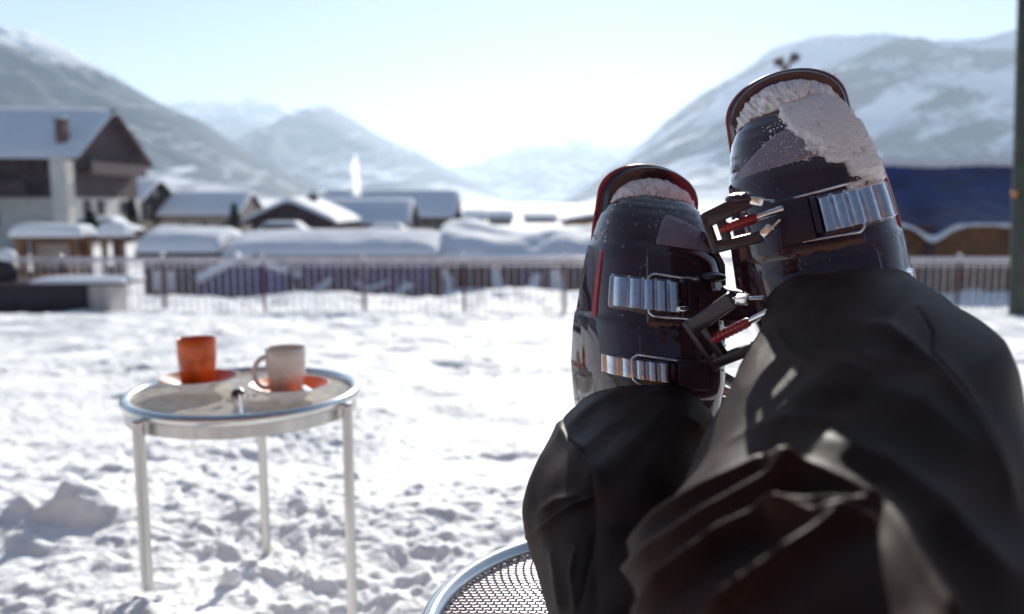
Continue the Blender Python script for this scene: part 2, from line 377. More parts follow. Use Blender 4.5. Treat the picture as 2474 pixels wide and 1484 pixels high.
def chimney(parent, x, y, z0, z1, s=.45, m_=None):
    m = MB(); m.box(x-s, x+s, y-s, y+s, z0, z1); m.box(x-s-.08, x+s+.08, y-s-.08, y+s+.08, z1+.002, z1+.15)
    c_ = m.build('chimney', m_ or brick, parent)
    g_ = MB(); g_.sphere((x, y, z1+.16), s*1.15, 16, 8, (1, 1, .55)); g_.build('snow_cap', snow_roof, c_, True)
C0 = CZ; ZG = -2.54
# big chalet on the left
r, wl, rf = house('chalet', 'large dark timber chalet with white ground storey and big snowy gable roof, far left', 'house', -62, -31.3, 59.5, 69.9, ZG, C0+3.55, C0+6.9, 'x', wood_d, (C0+.35, plaster), 1.0, .42, 'chalets', 3, lump=.08)
pq = P(153, 460, 58.6); m = MB(); m.box(pq.x-.55, pq.x+.55, 58.05, 59.1, ZG, C0+3.1); m.build('corner_pillar', plaster, r)
cc = P(152, 345, 60); chimney(rf, cc.x, 60, C0+3.4, P(152, 292, 60).z, .33)
cc = P(366, 345, 68.5); chimney(rf, -36, 70, C0+4.4, C0+6.3, .4)
for yy in (60.6, 62.6, 66.4): win(wl, yy, yy+1.1, -31.3+.12, C0-.95, C0+.15, 'r', wood_d)
m = MB(); m.box(-31.2, -30.3, 60.5, 69.5, C0+2.1, C0+2.25); m.box(-30.38, -30.3, 60.5, 69.5, C0+2.25, C0+3.0)
for k in range(20): m.box(-30.4, -30.385, 60.6+k*.42, 60.8+k*.42, C0+2.24, C0+2.99)
m.build('balcony', wood_d, r)
for xx in (-57, -52.5, -48, -43.5, -38.5): win(wl, xx, xx+1.3, 59.5, C0+.9, C0+2.1, 'f', wood_d)
m = MB(); m.box(-60, -33.6, 57.6, 59.0, C0+.45, C0+.6); m.box(-60, -33.6, 57.6, 57.68, C0+.6, C0+1.45)
m.build('balcony', wood_d, r)
for xx in (-57, -50, -43, -38): win(r, xx, xx+1.4, 59.5-.12, C0-1.7, C0-.4, 'f', wood_d)
# second chalet
r, wl, rf = house('chalet', 'small dark chalet with steep gable directly right of the large timber chalet', 'house', -46, -35.2, 78.3, 86.3, ZG, C0+.15, C0+2.05, 'x', wood_d, (C0-1.7, plaster_b), .7, .32, 'chalets', 5, lump=.08)
m = MB(); m.sphere((-35.12, 82.3, C0+.9), .4, 14, 8, (.2, 1, 1)); m.build('gable_lamp', plaster, wl, True)
win(wl, 80, 81.1, -35.2, C0-1.3, C0-.3, 'r'); win(wl, 83.2, 84.3, -35.2, C0-1.3, C0-.3, 'r')
# low beige house with snow roof
r, wl, rf = house('house', 'low beige house with pale blue snow roof, behind the arched snowy hut', 'house', -33.4, -26.6, 80, 88, ZG, C0-1.1, C0+.85, 'x', plaster_b, None, .6, .35, 'snow roofed houses', 6, lump=.05)
for xx in (-32, -30, -28.2): win(wl, xx, xx+.9, 80, C0-2.6, C0-1.6)
# gable hut facing us
r, wl, rf = house('gabled_hut', 'dark hut with wide low gable facing the camera and bright snow on its right slope', 'hut', P(607, 500, 50).x, P(795, 500, 50).x, 50, 57, ZG, C0-1.12, C0-.05, 'y', wood_d, None, .55, .32, 'chalets', 7)
chimney(rf, P(757, 480, 53).x, 53, C0-1.0, C0+.35, .22)
m = MB(); a = P(757, 480, 53); m.tube([(a.x, 53, C0+.3), (a.x, 53, C0+.9)], .05, 8); m.build('flue', brick, rf)
win(wl, P(690, 500, 50).x-1.2, P(690, 500, 50).x-.2, 50, C0-2.3, C0-1.5); win(wl, P(690, 500, 50).x+.3, P(690, 500, 50).x+1.3, 50, C0-2.3, C0-1.5)
# long roofs in the middle
r, wl, rf = house('house', 'low house with long flat snow roof right beside the wide gabled hut', 'house', P(775, 500, 62).x, P(978, 500, 62).x, 61, 67, ZG, C0-1.45, C0-.05, 'x', plaster_b, None, .5, .33, 'snow roofed houses', 8, lump=.05)
for k in range(4): xx = P(800+k*42, 500, 61).x; win(wl, xx, xx+.8, 61, C0-2.7, C0-1.8)
r, wl, rf = house('house', 'tall reddish brown house with broad snow roof, rightmost of the village middle', 'house', P(880, 500, 73).x, P(1088, 500, 73).x, 72, 79, ZG, C0-1.1, C0+.85, 'x', wood_p, None, .6, .35, 'snow roofed houses', 9, lump=.05)
for k in range(3): xx = P(1010+k*26, 500, 72).x; win(wl, xx, xx+.6, 72, C0-2.6, C0-1.7)
r, wl, rf = house('house', 'small distant hazy house left of the smoke column', 'house', P(790, 500, 96).x, P(865, 500, 96).x, 95, 101, ZG, C0-.3, C0+1.2, 'x', plaster_b, None, .5, .35, 'distant houses', 10)
for i, (xa, xb, Y, ye, yr, lb) in enumerate([(1122, 1170, 118, 530, 512, 'distant pale house just right of the reddish brown house'), (1178, 1238, 128, 528, 513, 'wider distant pale house with grey snow roof'), (1268, 1345, 140, 530, 518, 'faint distant house at the foot of the far mountains')]):
    r, wl, rf = house('house', lb, 'house', P(xa, 500, Y).x, P(xb, 500, Y).x, Y, Y+6, ZG, C0+(490-ye)/F*Y, C0+(490-yr)/F*Y, 'x', plaster_b, None, .3, .3, 'distant houses', 20+i)
r, wl, rf = house('wooden_barn', 'orange brown wooden barn beside the left ski boot', 'barn', P(1369, 500, 60).x, P(1520, 500, 60).x, 60, 66, ZG, C0-1.45, C0-1.05, 'y', wood_o, None, .25, .22, None, 31)

# ------------------------------------------------------------------ huts and stalls behind the fence
ZH = ZG
def posts(root, xs, y, z0, z1, s, m_):
    for x in xs:
        m = MB(); m.box(x-s, x+s, y-s, y+s, z0, z1); m.build('post', m_, root)
# kiosk
Y = 27; xa, xb = P(44, 600, Y).x, P(190, 600, Y).x
zt = P(100, 582, Y).z
r = thing('kiosk', ((xa+xb)/2, Y+1, ZH), 'open wooden kiosk with orange brown posts under a thick snow slab, at the left edge', 'kiosk', 'snow capped kiosks')
posts(r, (xa+.12, xb-.12), Y, ZH, zt, .12, wood_m); posts(r, (xa+.12, xb-.12), Y+.8, ZH, zt, .12, wood_m)
m = MB(); m.box(xa+.24, xb-.24, Y-.03, Y+.03, ZH, P(100, 655, Y).z); m.build('counter_front', wood_m, r)
m = MB(); m.box(xa+.24, xb-.24, Y+.85, Y+.9, ZH, zt); m.build('back_wall', wood_p, r)
m = MB(); m.box(xa-.1, xb+.1, Y-.2, Y+.95, zt+.002, zt+.12); rr = m.build('roof', wood_m, r)
m = MB(); m.grid(snow_slab(xa-.16, xb+.18, Y-.26, zt+.13, Y+.4, zt+.17, Y+1.0, zt+.13, .42, 'x', 4, .3)); m.build('snow_layer', snow_roof, rr, True)
m = MB(); m.box(xa+.3, xb-.3, Y+.5, Y+.55, P(100, 650, Y).z, zt-.1); m.build('inner_screen', plaster_b, r)
# narrow kiosk
xa, xb = P(248, 600, Y).x, P(296, 600, Y).x; zt = P(100, 580, Y).z
r = thing('kiosk', ((xa+xb)/2, Y+.5, ZH), 'narrow upright wooden booth with orange brown edges and a rounded snow cap', 'kiosk', 'snow capped kiosks')
posts(r, (xa+.06, xb-.06), Y, ZH, zt, .07, wood_m)
m = MB(); m.box(xa+.13, xb-.13, Y-.02, Y+.5, ZH, P(100, 640, Y).z); m.box(xa+.13, xb-.13, Y+.4, Y+.5, P(100, 640, Y).z+.002, zt); m.build('panel', wood_p, r)
m = MB(); m.box(xa-.06, xb+.06, Y-.12, Y+.6, zt+.002, zt+.1); rr = m.build('roof', wood_m, r)
m = MB(); m.grid(snow_slab(xa-.1, xb+.12, Y-.16, zt+.11, Y+.25, zt+.14, Y+.66, zt+.11, .42, 'x', 9, .3)); m.build('snow_layer', snow_roof, rr, True)
# dark hut with arched snow roof
Y = 26.5; xa, xb = P(342, 600, Y).x, P(520, 600, Y).x
r, wl, rf = house('wooden_hut', 'dark wooden hut with thick arched snow roof and two bright narrow windows', 'hut', xa, xb, Y, Y+3, ZH, P(0, 622, Y).z, P(0, 598, Y).z, 'x', wood_p, None, .15, .48, None, 12)
for a0, a1 in ((369, 386), (403, 421)):
    m = MB(); m.box(P(a0, 600, Y).x, P(a1, 600, Y).x, Y-.05, Y-.002, P(0, 703, Y).z, P(0, 655, Y).z); m.build('bright_window', white_c, wl)
# blue tented stall with a gable front and the long stall with violet tarps
Y = 25
r = thing('tented_stall', (P(575, 700, Y).x, Y, ZH), 'market stall with pointed deep blue tarp front and snow along its left slope', 'stall', 'market stalls')
ap, l_, rr_ = P(577, 634, Y), P(473, 690, Y), P(690, 668, Y)
m = MB(); m.poly_prism([(l_.x, Y, ZH), (rr_.x, Y, ZH), tuple(rr_), tuple(ap), tuple(l_)], (0, 1.2, 0)); m.build('tarp_front', tarp_b if False else mat('deep_blue_tarp', (.03, .03, .19), .5, var=.25, nscale=1.4, bump=.05, bscale=2.5, stripes=('X', 1.3, .55)), r)
m = MB()
for a_, b_ in ((l_, ap), (ap, rr_)):
    pts = [a_.lerp(b_, k/10) for k in range(11)]; m.tube([(p.x, Y+.3, p.z+.12+.04*math.sin(i*2.1)) for i, p in enumerate(pts)], [.10+.05*math.sin(i*1.7)**2+(.08 if b_ is ap else 0) for i in range(11)], 10)
m.build('snow_edge', snow_roof, r, True)
Y = 26; xa, xb = P(556, 600, Y).x, P(1040, 600, Y).x
r, wl, rf = house('long_stall', 'long low stall with straight snow covered roof and violet blue tarp walls', 'stall', xa, xb, Y, Y+3.4, ZH, P(0, 627, Y).z, P(0, 592, Y).z, 'x', tarp_p, None, .2, .28, 'market stalls', 13, lump=.35)
def swag(parent, pts, y, r0, name='white_drape'):
    m = MB(); q = [P(a, b, y) for a, b in pts]; n_ = len(q)
    m.tube([tuple(p) for p in q], [r0*(.5+.7*math.sin(math.pi*(i+.5)/n_)) for i in range(n_)], 8); return m.build(name, snow_roof, parent, True)
swag(wl, [(686, 680), (705, 695), (722, 715)], 25.93, .10); swag(wl, [(728, 712), (760, 705), (785, 690), (800, 672)], 25.93, .11)
swag(wl, [(860, 680), (880, 700), (905, 695), (940, 680)], 25.93, .07); swag(wl, [(960, 715), (980, 690), (1000, 690)], 25.93, .12); swag(wl, [(714, 650), (716, 662), (715, 668)], 25.93, .16)
Y = 26.5; xa, xb = P(1062, 600, Y).x, P(1500, 600, Y).x
r, wl, rf = house('market_hall', 'wide dark market stall with broad mounded snow roof, behind the fence beside the left boot', 'stall', xa, xb, Y, Y+6, ZH, P(0, 632, Y).z, P(0, 632, Y).z+.55, 'x', wood_p, None, .25, .42, 'market stalls', 14, lump=.8)
swag(wl, [(1072, 650), (1085, 680), (1080, 712)], Y-.08, .13, 'pale_curtain'); swag(wl, [(1195, 645), (1200, 680), (1212, 708)], Y-.08, .16, 'pale_curtain'); swag(wl, [(1300, 660), (1290, 690), (1270, 715)], Y-.08, .16, 'pale_curtain'); swag(wl, [(1340, 650), (1345, 690), (1348, 730)], Y-.08, .2, 'pale_curtain')
m = MB(); m.box(P(1255, 0, Y).x, P(1310, 0, Y).x, Y-.05, Y-.002, ZH, P(0, 640, Y).z); m.build('door', tarp_p, wl)
m = MB(); m.grid(snow_slab(P(1062, 0, 25).x, P(1212, 0, 25).x, 25, P(0, 722, 25).z, 25.5, P(0, 719, 25).z, 26, P(0, 722, 25).z, .2, 'x', 4)); 
o = m.build('snow_bank', snow_roof, None, True); tag(o, 'long low bank of snow lying in front of the dark market stall', 'snow bank')
# blue tarp shelter on the right
Y = 24; xa, xb = P(1960, 0, Y).x, P(2960, 0, Y).x
r = thing('tarp_shelter', ((xa+xb)/2, Y+3, ZH), 'brown wooden shelter with sagging royal blue tarp roof, on the right behind the fence', 'shelter')
m = MB(); m.box(xa, xb, Y+.6, Y+5, ZH, P(0, 548, Y).z); m.build('wall', wood_m, r)
posts(r, (P(2304, 0, Y).x,), Y+.5, ZH, P(0, 560, Y).z, .09, wood_p)
n1, n2 = 170, 40; T, S = np.meshgrid(np.linspace(0, 1, n1), np.linspace(0, 1, n2), indexing='ij')
XX = xa+(xb-xa)*T; px_ = 1960+1000*T
low = P(0, 553, Y).z-.32*np.exp(-((px_-2290)/40)**2)+.10*np.abs(np.sin((px_-2290)/125*math.pi/2))
top = P(0, 398, Y+3.4).z-.05*np.sin(T*18)
YY = Y+3.4*S; ZZ = low*(1-S)+top*S-.35*np.sin(math.pi*S)*(.75+.25*np.sin(T*22))+.05*fbm(XX*1.3, S*5, 3, 3)
m = MB(); m.grid(np.stack([XX, YY, ZZ], -1)); tp = m.build('tarp_roof', tarp, r, True)
g2 = np.stack([XX, YY+3.4*2*(1-S), ZZ-.02], -1); m = MB(); m.grid(g2, flip=True); m.build('tarp_back', tarp, r, True)
m = MB(); pts = [(xa+(xb-xa)*t, Y+3.4, P(0, 392, Y+3.4).z+.03*math.sin(t*23)) for t in np.linspace(0, 1, 90)]; m.tube(pts, [.15+.05*math.sin(i*.9)**2 for i in range(90)], 12); m.build('ridge_snow', snow_roof, tp, True)
m = MB(); pts = [(XX[i, 0], Y-.02, low[i, 0]+.02) for i in range(n1)]; m.tube(pts, [.035+.07*max(0, fbm(i*.21, 3., 3, 8))+.06*math.exp(-((px_[i, 0]-2290)/25)**2) for i in range(n1)], 8); m.build('eave_snow', snow_roof, tp, True)
# counter at far left, in front of the fence
Y = 14.6
r = thing('bar_counter', (P(80, 700, Y).x, Y+.4, float(gz(-8, 15))), 'dark bar counter topped with snow and a pale end panel, at the left edge', 'counter')
zg_ = -1.35
m = MB(); m.box(P(-160, 0, Y).x, P(160, 0, Y).x, Y, Y+.8, zg_, P(0, 692, Y).z); m.build('front', dark_m, r)
m = MB(); m.box(P(163, 0, Y).x, P(217, 0, Y).x, Y+.05, Y+.75, zg_, P(0, 690, Y).z); m.build('end_panel', white_p, r)
m = MB(); m.box(P(-160, 0, Y).x, P(258, 0, Y).x, Y-.05, Y+.85, P(0, 690, Y).z+.002, P(0, 684, Y).z); s_ = m.build('counter_top', wood_p, r)
m = MB(); m.grid(snow_slab(P(24, 0, Y).x, P(262, 0, Y).x, Y-.06, P(0, 684, Y).z, Y+.4, P(0, 683, Y).z, Y+.86, P(0, 684, Y).z, .07, 'x', 4)); m.build('snow_layer', snow_roof, s_, True)
r = thing('barrel', (P(8, 640, 14.9).x, 15, P(0, 690, 15).z+.1), 'dark rounded barrel with lump of snow on top, standing on the dark counter', 'barrel')
bx_, bz = P(5, 640, 15).x, P(0, 681, 15).z
m = MB(); m.lathe([(0, 0), (.22, 0), (.27, .15), (.26, .28), (.18, .40), (0, .40)], (bx_, 15, bz), 24); m.build('body', dark_m, r, 40)
m = MB(); m.sphere((bx_+.06, 15, bz+.46), .17, 16, 10, (1.2, 1, .8)); m.build('snow_cap', snow_roof, r, True)

# small snow covered cars and bushes between the houses
def car(px, py, Y, w_, lab):
    c_ = P(px, py, Y); r_ = thing('parked_car', (c_.x, Y, c_.z-.75), lab, 'car', 'snow covered parked cars'); z0 = c_.z-.75
    m = MB(); n_ = 20; prof = [(-w_, .25), (-w_, .7), (-w_*.72, .85), (-w_*.45, 1.3), (w_*.35, 1.3), (w_*.62, .9), (w_*.98, .78), (w_, .25)]
    m.poly_prism([(c_.x+a, Y-.8, z0+b) for a, b in prof], (0, 1.6, 0)); b_ = m.build('body', dark_m, r_)
    m = MB(); m.poly_prism([(c_.x+a, Y-.82, z0+b) for a, b in [(-w_*.55, .88), (-w_*.40, 1.22), (w_*.30, 1.22), (w_*.5, .9)]], (0, .015, 0)); m.build('side_window', glass_d, r_)
    for sx_ in (-.6, .6):
        m = MB(); m.tube([(c_.x+sx_*w_, Y-.83, z0+.32), (c_.x+sx_*w_, Y-.6, z0+.32)], .32, 16); m.build('wheel', dark_m, r_)
    m = MB(); X_ = np.linspace(-w_*1.02, w_*1.02, 30); Y_ = np.linspace(-.85, .85, 12); XX, YY = np.meshgrid(X_, Y_, indexing='ij')
    zz = np.interp(XX/w_, [-1.02, -.72, -.45, .35, .62, 1.02], [.72, .87, 1.32, 1.32, .92, .8])+.24*np.sqrt(np.clip((1-abs(XX/w_/1.03)**6)*(1-abs(YY/.86)**6), 0, 1))
    m.grid(np.stack([c_.x+XX, Y+YY, z0+zz], -1)); m.build('snow_layer', snow_roof, r_, True)
car(690, 570, 46, 1.9, 'car buried under snow below the wide gabled hut')
car(940, 575, 48, 1.9, 'snow capped car below the low house roof, left of the brown house')
car(1120, 590, 44, 1.8, 'dark car with snow on its roof beside the brown house wall')
car(250, 560, 44, 1.9, 'snow capped car in front of the large timber chalet')
def conifer(px, py, Y, h, lab):
    c_ = P(px, py, Y); z0 = c_.z
    r_ = thing('conifer', (c_.x, Y, z0), lab, 'tree', 'small trees between the houses')
    m = MB(); m.tube([(c_.x, Y, z0), (c_.x, Y, z0+h)], [.08*h/3, .01], 8); m.build('trunk', bark, r_)
    m = MB(); rr = random.Random(int(px))
    for k in range(900):
        t = rr.random()**.8; a = rr.random()*6.28; rad = (1-t)*h*.26*(.35+.65*rr.random())*(1+.3*math.sin(t*40))+.03
        p = Vector((c_.x+rad*math.cos(a), Y+rad*math.sin(a), z0+.1*h+t*h*.9-rad*.3)); s_ = .05+.06*rr.random()
        d = Vector((math.cos(a), math.sin(a), -.3))*s_*2; e = Vector((-math.sin(a), math.cos(a), rr.random()-.5))*s_
        m.add([p-e, p+d, p+e, p+Vector((0, 0, s_))], [(0, 1, 2), (0, 1, 3)])
    m.build('crown', needle, r_)
conifer(568, 556, 62, 2.0, 'small dark conifer between the beige house and the wide gabled hut')
conifer(1108, 566, 60, 1.6, 'small dark tree beside the reddish brown house')
conifer(322, 566, 52, 2.2, 'small snowy tree between the large chalet and the small dark chalet')
conifer(222, 590, 36, 1.4, 'dark bush between the two snow capped kiosks')
# smoke
sm = bpy.data.materials.new('smoke'); sm.use_nodes = True; N = sm.node_tree.nodes; N.clear(); o_ = N.new('ShaderNodeOutputMaterial'); v_ = N.new('ShaderNodeBsdfTranslucent')
v_.inputs[0].default_value = (.95, .95, .95, 1); w_ = N.new('ShaderNodeBsdfTransparent'); x_ = N.new('ShaderNodeMixShader'); x_.inputs[0].default_value = .45
sm.node_tree.links.new(w_.outputs[0], x_.inputs[1]); sm.node_tree.links.new(v_.outputs[0], x_.inputs[2]); sm.node_tree.links.new(x_.outputs[0], o_.inputs[0])
m = MB(); pts = []; rs = []
for i in range(26):
    t = i/25; p = P(861-2*t+2*math.sin(t*7), 472-100*t, 92); pts.append(tuple(p)); rs.append(.32+.16*math.sin(t*math.pi)+.07*math.sin(i*2.3)-.25*max(0, t-.8)*4*.8)
m.tube(pts, [max(.10, .46+.08*math.sin(i*1.9)-.42*max(0, i/25-.72)/.28) for i in range(26)], 12); o = m.build('chimney_smoke', sm, None, True); tag(o, 'thin upright column of white smoke above the village roofs', 'smoke')
# lamp mast with two arms in front of the right mountain
Y = 40; a = P(1897, 165, Y)
r = thing('floodlight_mast', (a.x, Y, ZG), 'tall hazy mast with two raised lamp arms, against the right mountain above the boots', 'light mast')
m = MB(); m.tube([(a.x, Y, ZG), (a.x, Y, a.z)], [.24, .15], 10); m.build('pole', mat('rust_brown', (.16, .09, .09), .7), r)
for sx_, ll in ((-.30, .35), (.42, .62)):
    m = MB(); m.tube([(a.x, Y, a.z-.1), (a.x+sx_*.9, Y, a.z+ll*.75)], .10, 8); m.rbox(.22, .12, .18, Matrix.Translation((a.x+sx_, Y, a.z+ll*.8)) @ Matrix.Rotation(sx_, 4, 'Y'), .03); m.build('lamp_arm', MATS['rust_brown'], r)

# ------------------------------------------------------------------ fence and pole
Y = 15.5
x0, x1 = P(-320, 0, Y).x, P(2900, 0, Y).x
fz = P(0, 627, Y).z; fb = -1.36
r = thing('metal_fence', (0, Y, fb), 'long metal railing with thin vertical bars running across the snow', 'fence')
m = MB(); m.rbox((x1-x0)/2, .035, .045, Matrix.Translation(((x0+x1)/2, Y, fz)), .02); m.build('top_rail', fence_m, r, 30)
m = MB(); m.rbox((x1-x0)/2, .02, .02, Matrix.Translation(((x0+x1)/2, Y, fb+.16)), .008); m.rbox((x1-x0)/2, .015, .015, Matrix.Translation(((x0+x1)/2, Y, fz-.11)), .006); m.build('lower_rail', fence_m, r)
posx = [-400+i*252.3 for i in range(1, 13)]; posx = [107+252.3*(i-2) for i in range(0, 12)]
for px in posx:
    if abs(px-2380) < 60: px = 2361
    X = P(px, 0, Y).x
    m = MB(); m.tube([(X, Y-.002, fb-.2), (X, Y-.002, fz-.05)], .032, 10); p_ = m.build('fence_post', fence_p, r, 40)
    m = MB(); m.sphere((X, Y, fz+.085), .042, 14, 9); m.build('finial', steel, p_, True)
m = MB(); k = 0; X = x0
while X < x1:
    m.box(X-.010, X+.010, Y-.006, Y+.006, fb+.1, fz-.05); X += .139; k += 1
o = m.build('bars', fence_m, r); o['kind'] = 'stuff'
a, b = P(2441, 765, 13.6), P(2482, 765, 13.6); rad = (b.x-a.x)/2
r = thing('wooden_pole', ((a.x+b.x)/2, 13.6, a.z), 'tall dark green pole standing in the snow at the right edge', 'pole')
m = MB(); X = (a.x+b.x)/2; t_ = P(2480, -20, 13.6); m.tube([(X, 13.6, a.z-.3), ((X+t_.x)/2, 13.6, (a.z+t_.z)/2), (t_.x, 13.6, t_.z), (2*t_.x-X, 13.6, 2*t_.z-a.z)], [rad, rad*.97, rad*.9, rad*.8], 20); m.build('shaft', pole_m, r, 40)
m = MB(); q = P(2450, 470, 13.42); m.rbox(.035, .02, .05, Matrix.Translation(q), .01); m.build('reflector', mat('orange_reflector', (.6, .2, .03), .3), r)

# snow lumps lying near the table
def clump(px, py, Y, r_, lab, seed):
    c_ = P(px, py, Y); m = MB(); n1, n2 = 28, 18
    g = []
    for b in np.linspace(.001, math.pi-.001, n2):
        aa = np.linspace(0, 2*math.pi, n1, endpoint=False)
        d = np.stack([np.sin(b)*np.cos(aa), np.sin(b)*np.sin(aa), np.cos(b)+0*aa], -1)
        k = 1+.22*fbm(d[:, 0]*2+seed, d[:, 2]*2+d[:, 1]*2, 3, seed)
        g.append(np.array(c_)+d*(k*r_)[:, None] if hasattr(k, 'shape') else 0)
    m.grid(np.array(g), closev=True); o = m.build('snow_lump', snow_m, None, True); return tag(o, lab, 'snow lump', 'loose lumps of snow')
clump(558, 1398, 1.88, .024, 'larger loose ball of snow in front of the rear table leg', 3)
clump(508, 1327, 2.05, .014, 'smaller loose ball of snow left of the rear table leg', 5)

# ------------------------------------------------------------------ tables
def make_table():
    r_ = thing('mesh_table', (0, 0, 0), '', 'table'); RR = .25
    m = MB(); m.tube([((RR-.009)*math.cos(a), (RR-.009)*math.sin(a), 0) for a in np.linspace(0, 2*math.pi, 96, endpoint=False)], .0115, 14, closed=True); m.build('rim', steel, r_, True)
    m = MB(); m.lathe([(RR-.006, -.012), (RR-.006, -.036), (RR-.009, -.036), (RR-.009, -.012), (RR-.006, -.012)], (0, 0, 0), 96); m.build('apron', alu, r_, 40)
    # expanded metal: wavy long strands joined by short slanted bridges
    m = MB(); ri = RR-.016; px_, py_ = .0088, .0062; ny = int(ri/py_)
    for j in range(-ny, ny+1):
        y = j*py_; hw_ = math.sqrt(max(0, ri*ri-y*y))
        if hw_ < .01: continue
        n_ = max(2, int(2*hw_/(px_/2))); xs_ = np.linspace(-hw_, hw_, n_)
        k = np.round(xs_/(px_/2)).astype(int); yy = y+np.where(k % 2 == 0, .0009, -.0009)
        g = np.zeros((n_, 4, 3))
        for q, (dy, dz) in enumerate(((-.0011, -.0008), (.0011, -.0008), (.0011, .0010), (-.0011, .0010))):
            g[:, q] = np.stack([xs_, yy+dy, -.002+dz+0*xs_], -1)
        m.grid(g, closev=True)
        for x in np.arange(-hw_+((j % 2)*.5)*px_, hw_-px_*.5, px_):
            x2 = x+px_*.32
            m.add([(x-.0009, y+.001, -.0028), (x+.0009, y+.001, -.0028), (x2+.0009, y+py_-.001, -.0012), (x2-.0009, y+py_-.001, -.0012), (x-.0009, y+.001, -.001), (x+.0009, y+.001, -.001), (x2+.0009, y+py_-.001, .0006), (x2-.0009, y+py_-.001, .0006)],
                  [(4, 5, 6, 7), (3, 2, 1, 0), (0, 1, 5, 4), (1, 2, 6, 5), (2, 3, 7, 6), (3, 0, 4, 7)])
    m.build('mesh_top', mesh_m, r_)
    return r_
def table_legs(root, spec):
    for ang, top, bot in spec:
        m = MB(); a = R(ang); x, y = .262*math.cos(a), .262*math.sin(a)
        o3 = root.location
        m.tube([(o3.x+x, o3.y+y, o3.z-.010), (o3.x+x, o3.y+y, o3.z-.02), (o3.x+x*bot[0], o3.y+y*bot[0], bot[1])], .0112, 16); l = m.build('leg', alu, root, 40)
        m = MB(); m.lathe([(0, .0045), (.010, .004), (.0125, .001), (.0125, -.006), (0, -.006)], (o3.x+x, o3.y+y, o3.z-.004), 20); m.build('leg_cap', steel, l, 40)
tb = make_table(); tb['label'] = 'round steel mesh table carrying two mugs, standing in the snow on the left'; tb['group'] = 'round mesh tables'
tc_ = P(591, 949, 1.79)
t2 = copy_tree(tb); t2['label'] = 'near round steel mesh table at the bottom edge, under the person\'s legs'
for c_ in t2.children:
    if c_.name.startswith('mesh_top'): c_.data = c_.data.copy(); c_.data.materials[0] = mat('shaded_mesh_steel', (.26, .23, .25), .36, metal=.85, var=.1, nscale=40)  # darker copy of the same steel; the tone difference stands in for light
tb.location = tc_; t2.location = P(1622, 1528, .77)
t2.rotation_euler = (0, 0, 0)
table_legs(tb, [(-121, 0, (1.0, P(333, 1422, 1.565).z)), (-21, 0, (1.0, P(845, 1490, 1.69).z)), (100, 0, (1.0, P(615, 1345, 2.05).z))])
table_legs(t2, [(196, 0, (1.0, -.03)), (76, 0, (1.0, -.03)), (-44, 0, (1.0, -.03))])
TZ = tc_.z+.0005

def mug(px, py, m_, lab, hang):
    c_ = P(px, 0, 1.0); 
    b = P(px, py, 1.79)
    # base point on the saucer
    return b
def saucer(c, top, name, lab):
    r_ = thing(name, c, lab, 'saucer', 'saucers on the far table')
    m = MB(); m.lathe([(.001, 0), (.034, 0), (.039, .006), (.072, .025), (.082, .0305), (.0835, .0315), (.082, .0290), (.041, .002), (.034, -.002), (.001, -.002)][::-1], (c.x, c.y, c.z+.002), 64)
    o = m.build('dish', white_c, r_, True)
    m = MB(); m.lathe([(.081, .0312), (.072, .0262), (.039, .0082), (.034, .0022), (.001, .0022)], (c.x, c.y, c.z+.002), 64); m.build('glaze', top, r_, True)
    return r_
def spot(px, py, z):
    """world point on the horizontal plane z seen at (px,py)"""
    a = P(px, py, 1.0); k = (z-CZ)/(a.z-CZ); return Vector((a.x*k, k, z))
s1 = spot(482, 938, TZ+.008); s1.z = TZ+.002; s2 = spot(700, 956, TZ+.008); s2.z = TZ+.002
brown_g = mat('dark_orange_glaze', (.40, .085, .045), .4, var=.3, nscale=40, spec=.3); glaze_o = mat('orange_glaze', (.78, .12, .012), .4, var=.1, nscale=40, spec=.3)
saucer(s1, brown_g, 'saucer', 'saucer with reddish brown glaze under the orange mug')
saucer(s2, glaze_o, 'saucer', 'saucer with bright orange glaze under the cream mug')
def make_mug(c, m_, rim_in, lab, ang, h=.108, rb=.034, rt=.0415):
    r_ = thing('mug', c, lab, 'mug', 'mugs on the far table')
    z0 = .006
    prof = [(.001, z0), (rb-.004, z0), (rb, z0+.003), (rb+.002, z0+.02), (rt-.003, h*.45), (rt, h*.68), (rt, h-.002), (rt-.0015, h), (rt-.0035, h-.002), (rt-.004, h*.6), (rb, .018), (.001, .016)]
    # refine profile
    P2 = [];
    for i in range(len(prof)-1):
        for k in range(3): P2.append(tuple(np.array(prof[i])*(1-k/3)+np.array(prof[i+1])*k/3))
    P2.append(prof[-1])
    m = MB(); m.lathe(P2, c, 56); b_ = m.build('cup', m_, r_, 50)
    m = MB(); m.lathe([(rt-.0038, h*.80), (.001, h*.80)], c, 40); m.build('coffee', coffee, r_, True)
    m = MB(); pts = []
    for t in np.linspace(-1, 1, 22):
        a = t*math.pi*.56; rad = rt-.003+.030*math.cos(a*.89)-.004; z = h*.53+.033*math.sin(a)
        pts.append((c.x+rad*math.cos(ang), c.y+rad*math.sin(ang), c.z+z))
    m.tube(pts, .0055, 10); m.build('handle', m_, b_, True)
    return r_
make_mug(Vector((s1.x-.002, s1.y, s1.z)), orange, None, 'orange mug on its saucer on the left of the far table', R(112), .118)
make_mug(Vector((s2.x-.006, s2.y, s2.z)), cream, None, 'cream white mug with handle to the left, on the orange saucer', R(198), .110)
